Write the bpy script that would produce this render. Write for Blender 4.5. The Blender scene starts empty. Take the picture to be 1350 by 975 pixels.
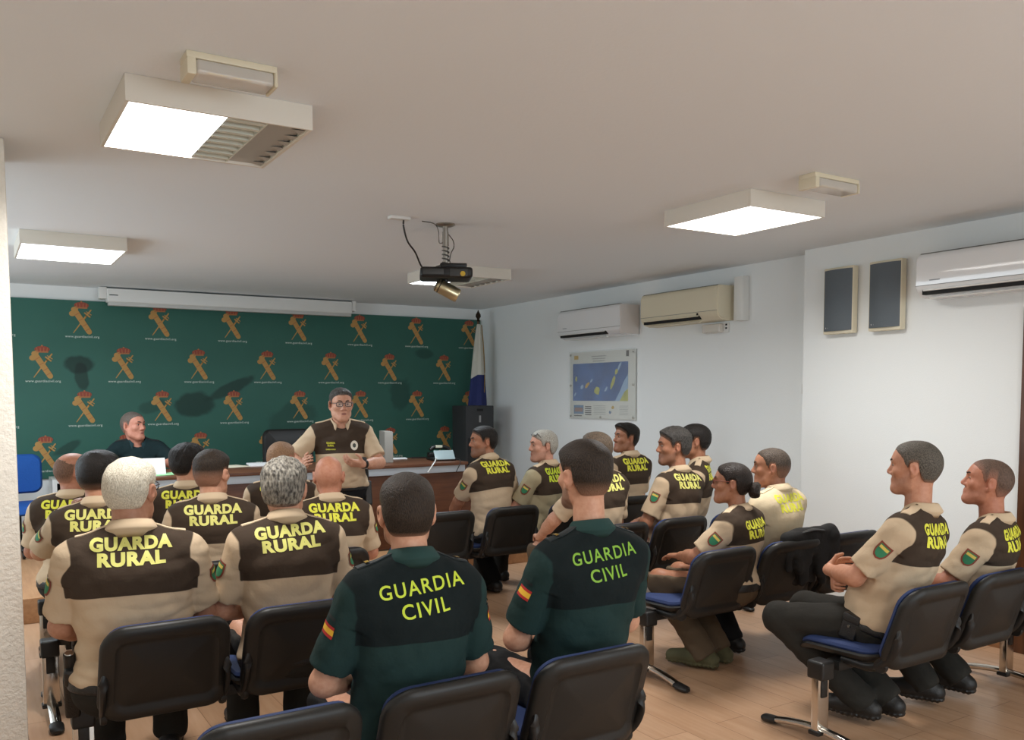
import bpy, bmesh, math, random
import numpy as np
from mathutils import Vector, Matrix
from mathutils.bvhtree import BVHTree

random.seed(7)
SC = bpy.context.scene
COL = SC.collection
PI = math.pi
def R(d): return math.radians(d)

# ------------------------------------------------------------------ camera
CAM = np.array([0.0, 0.0, 1.6])
FPX, CYP = 1150.0, 596.4
CM = np.array([[0.8479916, -0.5299979, -0.0035223],
               [0.0379293, 0.0540552, 0.9978173],
               [0.5286507, 0.8462743, -0.0659408]])      # right, up, forward
cd = bpy.data.cameras.new('camera')
cam = bpy.data.objects.new('camera', cd)
COL.objects.link(cam)
cd.sensor_width = 36.0
cd.lens = 36.0 * FPX / 1350.0
cd.shift_y = (CYP - 487.5) / 1350.0
cd.clip_start = 0.02
mm = Matrix(((CM[0][0], CM[1][0], -CM[2][0], CAM[0]),
             (CM[0][1], CM[1][1], -CM[2][1], CAM[1]),
             (CM[0][2], CM[1][2], -CM[2][2], CAM[2]),
             (0, 0, 0, 1)))
cam.matrix_world = mm
SC.camera = cam

def ray(px, py):
    return CM.T @ np.array([(px - 675.0) / FPX, -(py - CYP) / FPX, 1.0])
def at_y(px, py, y):
    d = ray(px, py); return CAM + d * (y / d[1])
def at_x(px, py, x):
    d = ray(px, py); return CAM + d * (x / d[0])
def at_z(px, py, z):
    d = ray(px, py); return CAM + d * ((z - CAM[2]) / d[2])

# ------------------------------------------------------------------ world, exposure
w = bpy.data.worlds.new('world'); SC.world = w
w.use_nodes = True
w.node_tree.nodes['Background'].inputs[0].default_value = (0.65, 0.78, 0.9, 1)
w.node_tree.nodes['Background'].inputs[1].default_value = 1.5
SC.view_settings.view_transform = 'Standard'
SC.view_settings.look = 'None'
SC.view_settings.gamma = 1.0
SC.view_settings.use_curve_mapping = False
SC.view_settings.exposure = -0.2
SC.cycles.max_bounces = 8
SC.cycles.diffuse_bounces = 5
LAMP_WARM = (1.0, 0.97, 0.93)
LAMP_NEUTRAL = (1.0, 0.98, 0.95)
LAMP_COOL = (0.82, 0.92, 1.0)
LAMP_POWER = 95.0
LAMP_GLOW = 6.0
FILL_COL = (0.80, 0.92, 1.0)
FILL_LEFT, FILL_REAR = 60.0, 105.0      # daylight from two unseen, added windows (W)
LAMP_SPREAD = 160

# ------------------------------------------------------------------ materials
def lin(c):
    out = []
    for v in c[:3]:
        v = v / 255.0
        out.append(v / 12.92 if v <= 0.04045 else ((v + 0.055) / 1.055) ** 2.4)
    return (out[0], out[1], out[2], 1.0)
MATS = {}
def mat(name, rgb, rough=0.6, metal=0.0, spec=0.5, noise=0.0, nscale=20.0, bump=0.0, bscale=80.0,
        emit=0.0, stretch=None, rgb2=None, trans=0.0, alpha=1.0, coat=0.0, ndetail=3.0):
    """procedural principled material; noise mixes rgb with rgb2 (or a darker rgb)"""
    if name in MATS: return MATS[name]
    m = bpy.data.materials.new(name); m.use_nodes = True
    nt = m.node_tree; b = nt.nodes['Principled BSDF']
    b.inputs['Base Color'].default_value = lin(rgb)
    b.inputs['Roughness'].default_value = rough
    b.inputs['Metallic'].default_value = metal
    b.inputs['Specular IOR Level'].default_value = spec
    b.inputs['Transmission Weight'].default_value = trans
    b.inputs['Alpha'].default_value = alpha
    b.inputs['Coat Weight'].default_value = coat
    if emit > 0:
        b.inputs['Emission Color'].default_value = lin(rgb)
        b.inputs['Emission Strength'].default_value = emit
    tc = nt.nodes.new('ShaderNodeTexCoord')
    mp = nt.nodes.new('ShaderNodeMapping')
    nt.links.new(tc.outputs['Object'], mp.inputs[0])
    if stretch: mp.inputs['Scale'].default_value = stretch
    if noise > 0:
        n = nt.nodes.new('ShaderNodeTexNoise'); n.inputs['Scale'].default_value = nscale
        n.inputs['Detail'].default_value = ndetail
        nt.links.new(mp.outputs[0], n.inputs['Vector'])
        mx = nt.nodes.new('ShaderNodeMix'); mx.data_type = 'RGBA'
        c2 = lin(rgb2) if rgb2 else tuple([v * (1 - noise) for v in lin(rgb)[:3]] + [1])
        mx.inputs['A'].default_value = lin(rgb); mx.inputs['B'].default_value = c2
        mr = nt.nodes.new('ShaderNodeMapRange')
        mr.inputs['From Min'].default_value = 0.35; mr.inputs['From Max'].default_value = 0.65
        nt.links.new(n.outputs['Fac'], mr.inputs['Value'])
        nt.links.new(mr.outputs[0], mx.inputs['Factor'])
        nt.links.new(mx.outputs['Result'], b.inputs['Base Color'])
    if bump > 0:
        n2 = nt.nodes.new('ShaderNodeTexNoise'); n2.inputs['Scale'].default_value = bscale
        n2.inputs['Detail'].default_value = 4.0
        nt.links.new(mp.outputs[0], n2.inputs['Vector'])
        bp = nt.nodes.new('ShaderNodeBump'); bp.inputs['Strength'].default_value = bump
        bp.inputs['Distance'].default_value = 0.01
        nt.links.new(n2.outputs['Fac'], bp.inputs['Height'])
        nt.links.new(bp.outputs[0], b.inputs['Normal'])
    MATS[name] = m
    return m

def attr_mix(m, attr, rgb_pos, rgb_neg, soft=0.0, bump_dist=0.004):
    """base colour = rgb_pos where the named vertex attribute is above 0, rgb_neg below"""
    nt = m.node_tree; b = nt.nodes['Principled BSDF']
    a = nt.nodes.new('ShaderNodeAttribute'); a.attribute_name = attr
    mr = nt.nodes.new('ShaderNodeMapRange')
    mr.inputs['From Min'].default_value = -soft - 0.0012; mr.inputs['From Max'].default_value = soft + 0.0012
    nt.links.new(a.outputs['Fac'], mr.inputs['Value'])
    mx = nt.nodes.new('ShaderNodeMix'); mx.data_type = 'RGBA'
    prev = b.inputs['Base Color'].links[0].from_socket if b.inputs['Base Color'].links else None
    if prev and rgb_neg is None: nt.links.new(prev, mx.inputs['A'])
    else: mx.inputs['A'].default_value = lin(rgb_neg)
    if rgb_pos is None: nt.links.new(prev, mx.inputs['B'])
    else: mx.inputs['B'].default_value = lin(rgb_pos)
    nt.links.new(mr.outputs[0], mx.inputs['Factor'])
    nt.links.new(mx.outputs['Result'], b.inputs['Base Color'])

def wood(name, c1, c2, scale=(1, 12, 12), rough=0.4, wave=3.0):
    if name in MATS: return MATS[name]
    m = bpy.data.materials.new(name); m.use_nodes = True
    nt = m.node_tree; b = nt.nodes['Principled BSDF']
    tc = nt.nodes.new('ShaderNodeTexCoord'); mp = nt.nodes.new('ShaderNodeMapping')
    mp.inputs['Scale'].default_value = scale
    n = nt.nodes.new('ShaderNodeTexNoise'); n.inputs['Scale'].default_value = wave; n.inputs['Detail'].default_value = 6
    mx = nt.nodes.new('ShaderNodeMix'); mx.data_type = 'RGBA'
    mx.inputs['A'].default_value = lin(c1); mx.inputs['B'].default_value = lin(c2)
    mr = nt.nodes.new('ShaderNodeMapRange'); mr.inputs['From Min'].default_value = .3; mr.inputs['From Max'].default_value = .7
    nt.links.new(tc.outputs['Object'], mp.inputs[0]); nt.links.new(mp.outputs[0], n.inputs['Vector'])
    nt.links.new(n.outputs['Fac'], mr.inputs['Value']); nt.links.new(mr.outputs[0], mx.inputs['Factor'])
    nt.links.new(mx.outputs['Result'], b.inputs['Base Color'])
    b.inputs['Roughness'].default_value = rough
    MATS[name] = m
    return m

def floor_mat():
    m = bpy.data.materials.new('laminate_floor'); m.use_nodes = True
    nt = m.node_tree; b = nt.nodes['Principled BSDF']
    tc = nt.nodes.new('ShaderNodeTexCoord')
    mp = nt.nodes.new('ShaderNodeMapping'); mp.inputs['Rotation'].default_value = (0, 0, R(90))
    nt.links.new(tc.outputs['Object'], mp.inputs[0])
    br = nt.nodes.new('ShaderNodeTexBrick')
    br.inputs['Scale'].default_value = 1.0
    br.inputs['Brick Width'].default_value = 1.2; br.inputs['Row Height'].default_value = 0.19
    br.inputs['Mortar Size'].default_value = 0.0015; br.inputs['Mortar Smooth'].default_value = 0.2
    br.inputs['Bias'].default_value = 0.0
    br.inputs['Color1'].default_value = lin((206, 172, 143)); br.inputs['Color2'].default_value = lin((190, 156, 127))
    br.inputs['Mortar'].default_value = lin((120, 84, 58))
    nt.links.new(mp.outputs[0], br.inputs['Vector'])
    mp2 = nt.nodes.new('ShaderNodeMapping'); mp2.inputs['Scale'].default_value = (14, 1.2, 1)
    nt.links.new(tc.outputs['Object'], mp2.inputs[0])
    n = nt.nodes.new('ShaderNodeTexNoise'); n.inputs['Scale'].default_value = 2.2; n.inputs['Detail'].default_value = 7
    nt.links.new(mp2.outputs[0], n.inputs['Vector'])
    mx = nt.nodes.new('ShaderNodeMix'); mx.data_type = 'RGBA'; mx.blend_type = 'MULTIPLY'
    mx.inputs['B'].default_value = lin((216, 196, 174))
    nt.links.new(n.outputs['Fac'], mx.inputs['Factor'])
    nt.links.new(br.outputs['Color'], mx.inputs['A'])
    nt.links.new(mx.outputs['Result'], b.inputs['Base Color'])
    b.inputs['Roughness'].default_value = 0.32
    b.inputs['Specular IOR Level'].default_value = 0.45
    MATS['laminate_floor'] = m
    return m

M_WALL = mat('white_plaster_wall', (236, 239, 238), rough=0.85, bump=0.12, bscale=160)
M_CEIL = mat('white_ceiling_paint', (234, 239, 242), rough=0.9, bump=0.08, bscale=60)
M_PILLAR = mat('rough_stipple_plaster', (236, 230, 218), rough=0.9, bump=0.45, bscale=70, noise=.06, nscale=30)
M_BLACK = mat('black_plastic', (30, 29, 28), rough=0.42, spec=0.4, bump=.05, bscale=300)
M_SHELL = mat('black_chair_shell', (27, 26, 24), rough=0.48, spec=0.45, bump=.06, bscale=400)
M_BLUE = mat('blue_upholstery', (36, 56, 104), rough=0.8, noise=.2, nscale=300)
M_BRIGHTBLUE = mat('bright_blue_upholstery', (22, 84, 165), rough=0.85, noise=.15, nscale=200)
M_CHROME = mat('chrome', (205, 200, 192), rough=0.16, metal=1.0)
M_STEEL = mat('brushed_steel', (176, 172, 164), rough=0.3, metal=1.0)
M_WHITEPL = mat('white_plastic', (226, 226, 222), rough=0.35)
M_CREAMPL = mat('cream_plastic', (222, 212, 186), rough=0.4)
M_LAMPBODY = mat('lamp_housing_paint', (224, 218, 206), rough=0.5)
M_DARK = mat('dark_gap', (18, 18, 18), rough=0.8)
M_GREYCLOTH = mat('grey_speaker_grille', (96, 104, 110), rough=0.7, bump=.25, bscale=700, noise=.1, nscale=400)
M_PAPER = mat('white_paper', (235, 236, 236), rough=0.8)
M_GREENPAPER = mat('pale_green_folder', (150, 205, 150), rough=0.7)
M_GOLD = mat('brass', (200, 165, 70), rough=0.3, metal=1.0)
M_LEATHER = mat('black_leather', (26, 25, 24), rough=0.45, bump=.3, bscale=180)

# ------------------------------------------------------------------ mesh helpers
def finish(o, name, parent=None):
    COL.objects.link(o)
    if parent is not None: o.parent = parent
    return o
def mk(name, V, F, m, parent=None, smooth=True, mi=None, attrs=None):
    me = bpy.data.meshes.new(name)
    if isinstance(V, np.ndarray) and isinstance(F, np.ndarray):
        nf, k = F.shape
        me.vertices.add(len(V)); me.vertices.foreach_set('co', np.ascontiguousarray(V, dtype=np.float32).ravel())
        me.loops.add(nf * k); me.loops.foreach_set('vertex_index', F.astype(np.int32).ravel())
        me.polygons.add(nf)
        me.polygons.foreach_set('loop_start', np.arange(0, nf * k, k, dtype=np.int32))
        me.polygons.foreach_set('loop_total', np.full(nf, k, dtype=np.int32))
        me.update(calc_edges=True)
    else:
        me.from_pydata([tuple(map(float, v)) for v in V], [], [tuple(map(int, f)) for f in F]); me.update()
    for x in (m if isinstance(m, (list, tuple)) else [m]): me.materials.append(x)
    if mi is not None: me.polygons.foreach_set('material_index', np.array(mi, dtype=np.int32))
    me.polygons.foreach_set('use_smooth', np.full(len(me.polygons), bool(smooth)))
    if attrs:
        for k2, a in attrs.items():
            at = me.attributes.new(k2, 'FLOAT', 'POINT'); at.data.foreach_set('value', np.asarray(a, dtype=np.float32))
    return finish(bpy.data.objects.new(name, me), name, parent)

class B:
    """collects bevelled boxes, tubes and lathes into one mesh"""
    def __init__(s): s.bm = bmesh.new(); s.i = 0
    def _mark(s, faces):
        for f in faces: f.material_index = s.i; f.smooth = True
    def box(s, x0, x1, y0, y1, z0, z1, bev=0.004, M=None, seg=2):
        t = bmesh.new()
        bmesh.ops.create_cube(t, size=1.0)
        for v in t.verts:
            v.co = Vector(((x0 + x1) / 2 + v.co.x * (x1 - x0), (y0 + y1) / 2 + v.co.y * (y1 - y0), (z0 + z1) / 2 + v.co.z * (z1 - z0)))
        if bev > 0: bmesh.ops.bevel(t, geom=list(t.edges), offset=bev, segments=seg, affect='EDGES', profile=0.6)
        return s.add(t, M)
    def add(s, t, M=None):
        if M is not None: bmesh.ops.transform(t, matrix=M, verts=t.verts)
        mp = {}
        for v in t.verts: mp[v] = s.bm.verts.new(v.co)
        fs = []
        for f in t.faces:
            try: fs.append(s.bm.faces.new([mp[v] for v in f.verts]))
            except ValueError: pass
        s._mark(fs); t.free(); return s
    def lathe(s, prof, n=32, M=None, caps=True):
        """prof: list of (r, z)"""
        t = bmesh.new(); rings = []
        for r, z in prof:
            rings.append([t.verts.new((r * math.cos(2 * PI * k / n), r * math.sin(2 * PI * k / n), z)) for k in range(n)])
        for a, b in zip(rings[:-1], rings[1:]):
            for k in range(n): t.faces.new((a[k], a[(k + 1) % n], b[(k + 1) % n], b[k]))
        if caps:
            t.faces.new(list(reversed(rings[0]))); t.faces.new(rings[-1])
        return s.add(t, M)
    def sweep(s, pts, r, n=10, sx=1.0, sy=1.0, up=(0, 0, 1), caps=True, square=False):
        """tube along points; r scalar or list; section scaled sx (side) sy (up)"""
        P = [Vector(p) for p in pts]; t = bmesh.new(); rings = []
        rr = r if isinstance(r, (list, tuple)) else [r] * len(P)
        U = Vector(up)
        for i, p in enumerate(P):
            d = (P[min(i + 1, len(P) - 1)] - P[max(i - 1, 0)]).normalized()
            a = d.cross(U)
            if a.length < 1e-4: a = d.cross(Vector((1, 0, 0)))
            a.normalize(); b = a.cross(d).normalized()
            ring = []
            for k in range(n):
                th = 2 * PI * (k + .5) / n
                c, q = math.cos(th), math.sin(th)
                if square:
                    e = .35
                    c = math.copysign(abs(c) ** e, c); q = math.copysign(abs(q) ** e, q)
                ring.append(t.verts.new(p + a * (c * rr[i] * sx) + b * (q * rr[i] * sy)))
            rings.append(ring)
        for a, b in zip(rings[:-1], rings[1:]):
            for k in range(n): t.faces.new((a[k], a[(k + 1) % n], b[(k + 1) % n], b[k]))
        if caps:
            t.faces.new(list(reversed(rings[0]))); t.faces.new(rings[-1])
        return s.add(t)
    def mat(s, i): s.i = i; return s
    def done(s, name, m, parent=None, flat=False):
        bmesh.ops.recalc_face_normals(s.bm, faces=s.bm.faces)
        me = bpy.data.meshes.new(name); s.bm.to_mesh(me); s.bm.free()
        for x in (m if isinstance(m, (list, tuple)) else [m]): me.materials.append(x)
        if flat: me.polygons.foreach_set('use_smooth', np.zeros(len(me.polygons), bool))
        else:
            try: me.set_sharp_from_angle(angle=R(40))
            except Exception: pass
        return finish(bpy.data.objects.new(name, me), name, parent)
def spline(pts, n=8):
    """Catmull-Rom through points"""
    P = [np.array(p, float) for p in pts]; P = [2 * P[0] - P[1]] + P + [2 * P[-1] - P[-2]]
    out = []
    for i in range(1, len(P) - 2):
        for k in range(n):
            t = k / n; a, b, c, d = P[i - 1], P[i], P[i + 1], P[i + 2]
            out.append(.5 * ((2 * b) + (-a + c) * t + (2 * a - 5 * b + 4 * c - d) * t * t + (-a + 3 * b - 3 * c + d) * t ** 3))
    out.append(P[-2]); return [tuple(p) for p in out]
def thing(name, label, cat, loc=(0, 0, 0), rz=0.0, group=None):
    o = bpy.data.objects.new(name, None); COL.objects.link(o)
    o.empty_display_size = .1
    o.location = loc; o.rotation_euler = (0, 0, rz)
    o['label'] = label; o['category'] = cat
    if group: o['group'] = group
    return o
def tag(o, label, cat, group=None):
    o['label'] = label; o['category'] = cat
    if group: o['group'] = group
    return o
def struct(o):
    o['kind'] = 'structure'; return o

# lettering (2-D meshes from Blender's built-in font)
_tc = {}
def text2d(s, bold=0.02, spacing=1.0, xs=1.0, maxedge=0.0):
    """returns verts (n,2) scaled to cap height 1, centred on x=0, baseline 0, and faces"""
    key = (s, bold, spacing, xs, maxedge)
    if key in _tc: return _tc[key]
    cu = bpy.data.curves.new('lettering_source', 'FONT'); cu.body = s; cu.size = 1.0
    cu.offset = bold; cu.space_character = spacing; cu.align_x = 'CENTER'; cu.resolution_u = 4
    o = bpy.data.objects.new('lettering_source', cu); COL.objects.link(o)
    dg = bpy.context.evaluated_depsgraph_get()
    me = bpy.data.meshes.new_from_object(o.evaluated_get(dg))
    bpy.data.objects.remove(o); bpy.data.curves.remove(cu)
    bm = bmesh.new(); bm.from_mesh(me); bpy.data.meshes.remove(me)
    bmesh.ops.triangulate(bm, faces=bm.faces)
    cap = 0.70
    for v in bm.verts: v.co = Vector((v.co.x * xs / cap, v.co.y / cap, 0))
    if maxedge > 0:
        for _ in range(5):
            es = [e for e in bm.edges if e.calc_length() > maxedge]
            if not es: break
            bmesh.ops.subdivide_edges(bm, edges=es, cuts=1)
            bmesh.ops.triangulate(bm, faces=[f for f in bm.faces if len(f.verts) > 3])
    bm.verts.index_update()
    V = np.array([v.co[:2] for v in bm.verts]); F = np.array([[v.index for v in f.verts] for f in bm.faces])
    V[:, 0] -= (V[:, 0].max() + V[:, 0].min()) / 2
    bm.free(); _tc[key] = (V, F); return _tc[key]

# ------------------------------------------------------------------ room shell
ZC = 2.69
XF, XN, YB = 5.64, 5.46, 9.76          # far right wall, near right wall, back wall
XL, YR = -1.6, -2.6
def sbox(name, x0, x1, y0, y1, z0, z1, m, bev=0.0):
    return struct(B().box(x0, x1, y0, y1, z0, z1, bev).done(name, m))
sbox('floor', XL - .2, XF + .2, YR - .2, YB + .2, -.12, 0, floor_mat())
sbox('ceiling', XL - .2, XF + .2, YR - .2, YB + .2, ZC, ZC + .12, M_CEIL)
sbox('wall_back', XL - .2, XF + .2, YB, YB + .15, 0, ZC, M_WALL)
sbox('wall_right', XF, XF + .2, 4.52, YB, 0, ZC, M_WALL)
sbox('wall_right_near', XN, XF + .2, 2.80, 4.52, 0, ZC, M_WALL)
sbox('wall_right_entry', XN, XF + .2, YR, 1.90, 0, ZC, M_WALL)
sbox('wall_right_lintel', XN, XF + .2, 1.90, 2.80, 2.08, ZC, M_WALL)
sbox('wall_left', XL - .15, XL, YR, 5.3, 0, ZC, M_WALL)
sbox('wall_left_end', XL - .15, XL, 8.9, YB, 0, ZC, M_WALL)
sbox('wall_left_sill', XL - .15, XL, 5.3, 8.9, 0, .95, M_WALL)
sbox('wall_left_lintel', XL - .15, XL, 5.3, 8.9, 2.3, ZC, M_WALL)
sbox('wall_front', XL, .2, YR - .15, YR, 0, ZC, M_WALL)
sbox('wall_front_end', 4.8, XF, YR - .15, YR, 0, ZC, M_WALL)
sbox('wall_front_sill', .2, 4.8, YR - .15, YR, 0, .9, M_WALL)
sbox('wall_front_lintel', .2, 4.8, YR - .15, YR, 2.3, ZC, M_WALL)
M_PANE = mat('window_glass', (250, 252, 252), rough=.0, trans=1.0)
def window(name, axis, pos, a0, a1, z0, z1, power, sgn):
    """added fill light in an unseen aluminium sliding window; axis 'x' = in a wall of constant x"""
    f = lambda u0, u1, w0, w1, v0, v1, bb: bb.box(w0, w1, u0, u1, v0, v1, .003) if axis == 'x' else bb.box(u0, u1, w0, w1, v0, v1, .003)
    b = B(); t_ = .045; n = 3
    f(a0, a1, pos - .03, pos + .03, z0, z0 + t_, b); f(a0, a1, pos - .03, pos + .03, z1 - t_, z1, b)
    for k in range(n + 1):
        u = a0 + (a1 - a0 - t_) * k / n; f(u, u + t_, pos - .03, pos + .03, z0 + t_, z1 - t_, b)
    o = struct(b.done(name, MATS['white_plastic']))
    b = B(); f(a0 + .02, a1 - .02, pos - .003, pos + .003, z0 + .02, z1 - .02, b); p = b.done('glass_pane', M_PANE, o)
    ld = bpy.data.lights.new('daylight_fill', 'AREA'); ld.shape = 'RECTANGLE'; ld.size = a1 - a0 - .1; ld.size_y = z1 - z0 - .1; ld.color = FILL_COL; ld.energy = power
    lo_ = bpy.data.objects.new('daylight_fill', ld); COL.objects.link(lo_)
    lo_.location = (pos + sgn * .06, (a0 + a1) / 2, (z0 + z1) / 2) if axis == 'x' else ((a0 + a1) / 2, pos + sgn * .06, (z0 + z1) / 2)
    lo_.rotation_euler = (0, -PI / 2, 0) if axis == 'x' else (PI / 2, 0, 0)
    if axis == 'x': ld.size, ld.size_y = ld.size_y, ld.size
window('fill_window_1', 'x', XL - .07, 5.3, 8.9, .95, 2.3, FILL_LEFT, 1)  # unseen window, added for cool fill on the bluish far wall
window('fill_window_2', 'y', YR - .07, .2, 4.8, .9, 2.3, FILL_REAR, 1)  # unseen window behind the camera, added to brighten ceiling and backs
sbox('wall_left_pillar', XL, .178, 4.32, 4.78, 0, ZC, M_PILLAR, bev=.012)
M_DOORWOOD = wood('dark_door_wood', (96, 58, 34), (70, 40, 22), scale=(12, 12, 1), rough=.35)
sbox('trim_1', XN - .012, XN, 2.875, 4.52, 0, .08, wood('skirting_wood', (150, 106, 70), (128, 86, 54), scale=(12, 1, 12)))
sbox('trim_2', XF - .012, XF, 4.52, YB, 0, .08, MATS['skirting_wood'])
sbox('platform', XL, XF, 6.95, YB, 0, .18, wood('platform_laminate', (190, 145, 104), (170, 124, 86), scale=(12, 1, 12)), bev=.006)
sbox('trim_3', XL, XF, YB - .012, YB, .18, .25, mat('dark_skirting', (58, 54, 50), rough=.5))
dr = struct(B().box(XN + .03, XN + .07, 1.94, 2.76, .005, 2.04, .003).done('door_1', M_DOORWOOD))
b = B(); b.box(XN - .015, XN + .12, 2.76, 2.87, 0, 2.12, .004); b.box(XN - .015, XN + .12, 1.83, 1.94, 0, 2.12, .004); b.box(XN - .015, XN + .12, 1.94, 2.76, 2.04, 2.12, .004)
b.done('door_frame', M_DOORWOOD, dr)
b = B()
for z in (.3, 1.18, 1.85): b.sweep([(XN + .025, 2.755, z - .05), (XN + .025, 2.755, z + .05)], .009)
b.done('hinge', M_GOLD, dr)
b = B(); b.sweep([(XN + .03, 2.01, 1.0), (XN - .04, 2.01, 1.0), (XN - .045, 2.14, 1.0)], .01); b.done('door_handle', M_GOLD, dr)

# ------------------------------------------------------------------ ceiling lamps
def emis(name, col, s):
    m = bpy.data.materials.new(name); m.use_nodes = True
    b = m.node_tree.nodes['Principled BSDF']
    b.inputs['Base Color'].default_value = (.9, .9, .9, 1)
    b.inputs['Emission Color'].default_value = (*col, 1); b.inputs['Emission Strength'].default_value = s
    b.inputs['Roughness'].default_value = .4
    return m
def lamp(x0, x1, y0, y1, lit, col, label, power=1.0):
    """square surface-mounted louvre luminaire; lit = (fraction start, end) along x"""
    t = thing('ceiling_light', label, 'ceiling light', ((x0 + x1) / 2, (y0 + y1) / 2, ZC), group='square ceiling lights')
    hx, hy = (x1 - x0) / 2, (y1 - y0) / 2; zb = -.092; w_ = .014
    b = B()
    b.box(-hx, hx, -hy, -hy + w_, zb, 0, .003); b.box(-hx, hx, hy - w_, hy, zb, 0, .003)
    b.box(-hx, -hx + w_, -hy + w_, hy - w_, zb, 0, .003); b.box(hx - w_, hx, -hy + w_, hy - w_, zb, 0, .003)
    b.box(-hx + w_, hx - w_, -hy + w_, hy - w_, -.03, -.002, 0)
    b.done('housing', M_LAMPBODY, t)
    a0 = -hx + w_ + lit[0] * 2 * (hx - w_); a1 = -hx + w_ + lit[1] * 2 * (hx - w_)
    area = (a1 - a0) * 2 * (hy - w_)
    V = [(a0, -hy + w_, zb + .006), (a1, -hy + w_, zb + .006), (a1, hy - w_, zb + .006), (a0, hy - w_, zb + .006)]
    V += [(x, y, z + .006) for x, y, z in V]
    F = [(3, 2, 1, 0), (4, 5, 6, 7), (0, 1, 5, 4), (1, 2, 6, 5), (2, 3, 7, 6), (3, 0, 4, 7)]
    mi = [0, 1, 1, 1, 1, 1]
    mk('diffuser', V, F, [emis('lamp_glow', col, LAMP_GLOW), M_WHITEPL], t, False, mi)
    ld = bpy.data.lights.new('lamp_light', 'AREA'); ld.shape = 'RECTANGLE'; ld.size = a1 - a0; ld.size_y = 2 * (hy - w_)
    ld.color = col; ld.energy = LAMP_POWER * power * area; ld.spread = R(LAMP_SPREAD)
    lo_ = bpy.data.objects.new('lamp_light', ld); COL.objects.link(lo_); lo_.parent = t; lo_.location = ((a0 + a1) / 2, 0, zb + .004)
    if lit[1] < .95:      # dead half: open louvre with blades and a grey reflector
        am = a1 + (hx - w_ - a1) * .48
        b = B(); n = 8
        for k in range(n):
            y = -hy + w_ + (k + .5) * 2 * (hy - w_) / n
            t2 = bmesh.new()
            pr = [(-.012, zb + .004), (.012, zb + .004), (.004, zb + .05), (-.004, zb + .05)]
            vs = [[t2.verts.new((xx, y + p, q)) for p, q in pr] for xx in (a1 + .004, am)]
            for i in range(4): t2.faces.new((vs[0][i], vs[0][(i + 1) % 4], vs[1][(i + 1) % 4], vs[1][i]))
            t2.faces.new(vs[0]); t2.faces.new(list(reversed(vs[1]))); b.add(t2)
        for xx in (am, hx - w_ - .006):
            b.box(xx, xx + .006, -hy + w_, hy - w_, zb + .004, zb + .05, 0)
        b.done('louvre', mat('louvre_aluminium', (222, 224, 212), rough=.35), t)
        b = B(); b.box(am + .008, hx - w_ - .008, -hy + w_, hy - w_, zb + .012, zb + .018, 0)
        for k in range(7):
            y = -hy + w_ + (k + .5) * 2 * (hy - w_) / 7
            t2 = bmesh.new(); q = hx - w_ - .007
            v = [t2.verts.new(p) for p in ((q, y - .03, zb + .002), (q, y + .03, zb + .002), (q - .045, y, zb + .010), (q, y, zb + .016))]
            for f in ((0, 1, 2), (1, 0, 3), (0, 2, 3), (2, 1, 3)): t2.faces.new([v[i] for i in f])
            b.add(t2)
        b.done('reflector', mat('grey_reflector', (176, 172, 164), rough=.35), t)
    return t
lamp(.495, 1.15, 3.25, 3.90, (0, .53), LAMP_NEUTRAL, 'square ceiling light with its left half lit and right half dark', 1.6)
lamp(3.575, 4.175, 3.32, 4.00, (0, 1), LAMP_NEUTRAL, 'square white ceiling light beside the right wall, fully lit')
lamp(.335, .985, 6.58, 7.32, (0, 1), LAMP_COOL, 'square ceiling light at far left above the green banner')
lamp(3.40, 4.06, 6.50, 7.20, (0, .45), LAMP_COOL, 'ceiling light behind the hanging projector, partly dark', 1.6)
# the rest of the room's lamp grid, behind the photographer
lamp(.50, 1.14, -.55, .10, (0, 1), LAMP_WARM, 'square ceiling light behind the photographer on the left side', .75)
lamp(3.58, 4.18, -.55, .10, (0, 1), LAMP_WARM, 'square ceiling light behind the photographer on the right side', .75)

def emergency(cx, cy, L, label):
    t = thing('emergency_light', label, 'emergency light', (cx, cy, ZC), group='emergency lights on the ceiling')
    B().box(-L / 2, L / 2, -.05, .05, -.022, 0, .004).done('base_plate', M_CREAMPL, t)
    B().box(-L / 2, -L / 2 + .03, -.055, .055, -.075, -.02, .008).done('end_cap', M_CREAMPL, t); B().box(L / 2 - .012, L / 2, -.055, .055, -.07, -.02, .006).done('end_cap', M_CREAMPL, t)
    B().box(-L / 2 + .03, L / 2 - .012, -.052, .052, -.068, -.022, .012, seg=3).done('clear_cover', mat('clear_ribbed_cover', (238, 232, 222), rough=.15, alpha=.62), t)
    b = B()
    for k in (-1, 1): b.sweep([(k * .04 - .03, 0, -.045), (k * .04 + .03, 0, -.045)], .008)
    b.done('lamp_tube', M_GOLD, t)
emergency(.775, 2.985, .29, 'white emergency light mounted beside the half dark ceiling light')
emergency(3.75, 2.96, .34, 'small white emergency light mounted beside the fully lit ceiling light')

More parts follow.
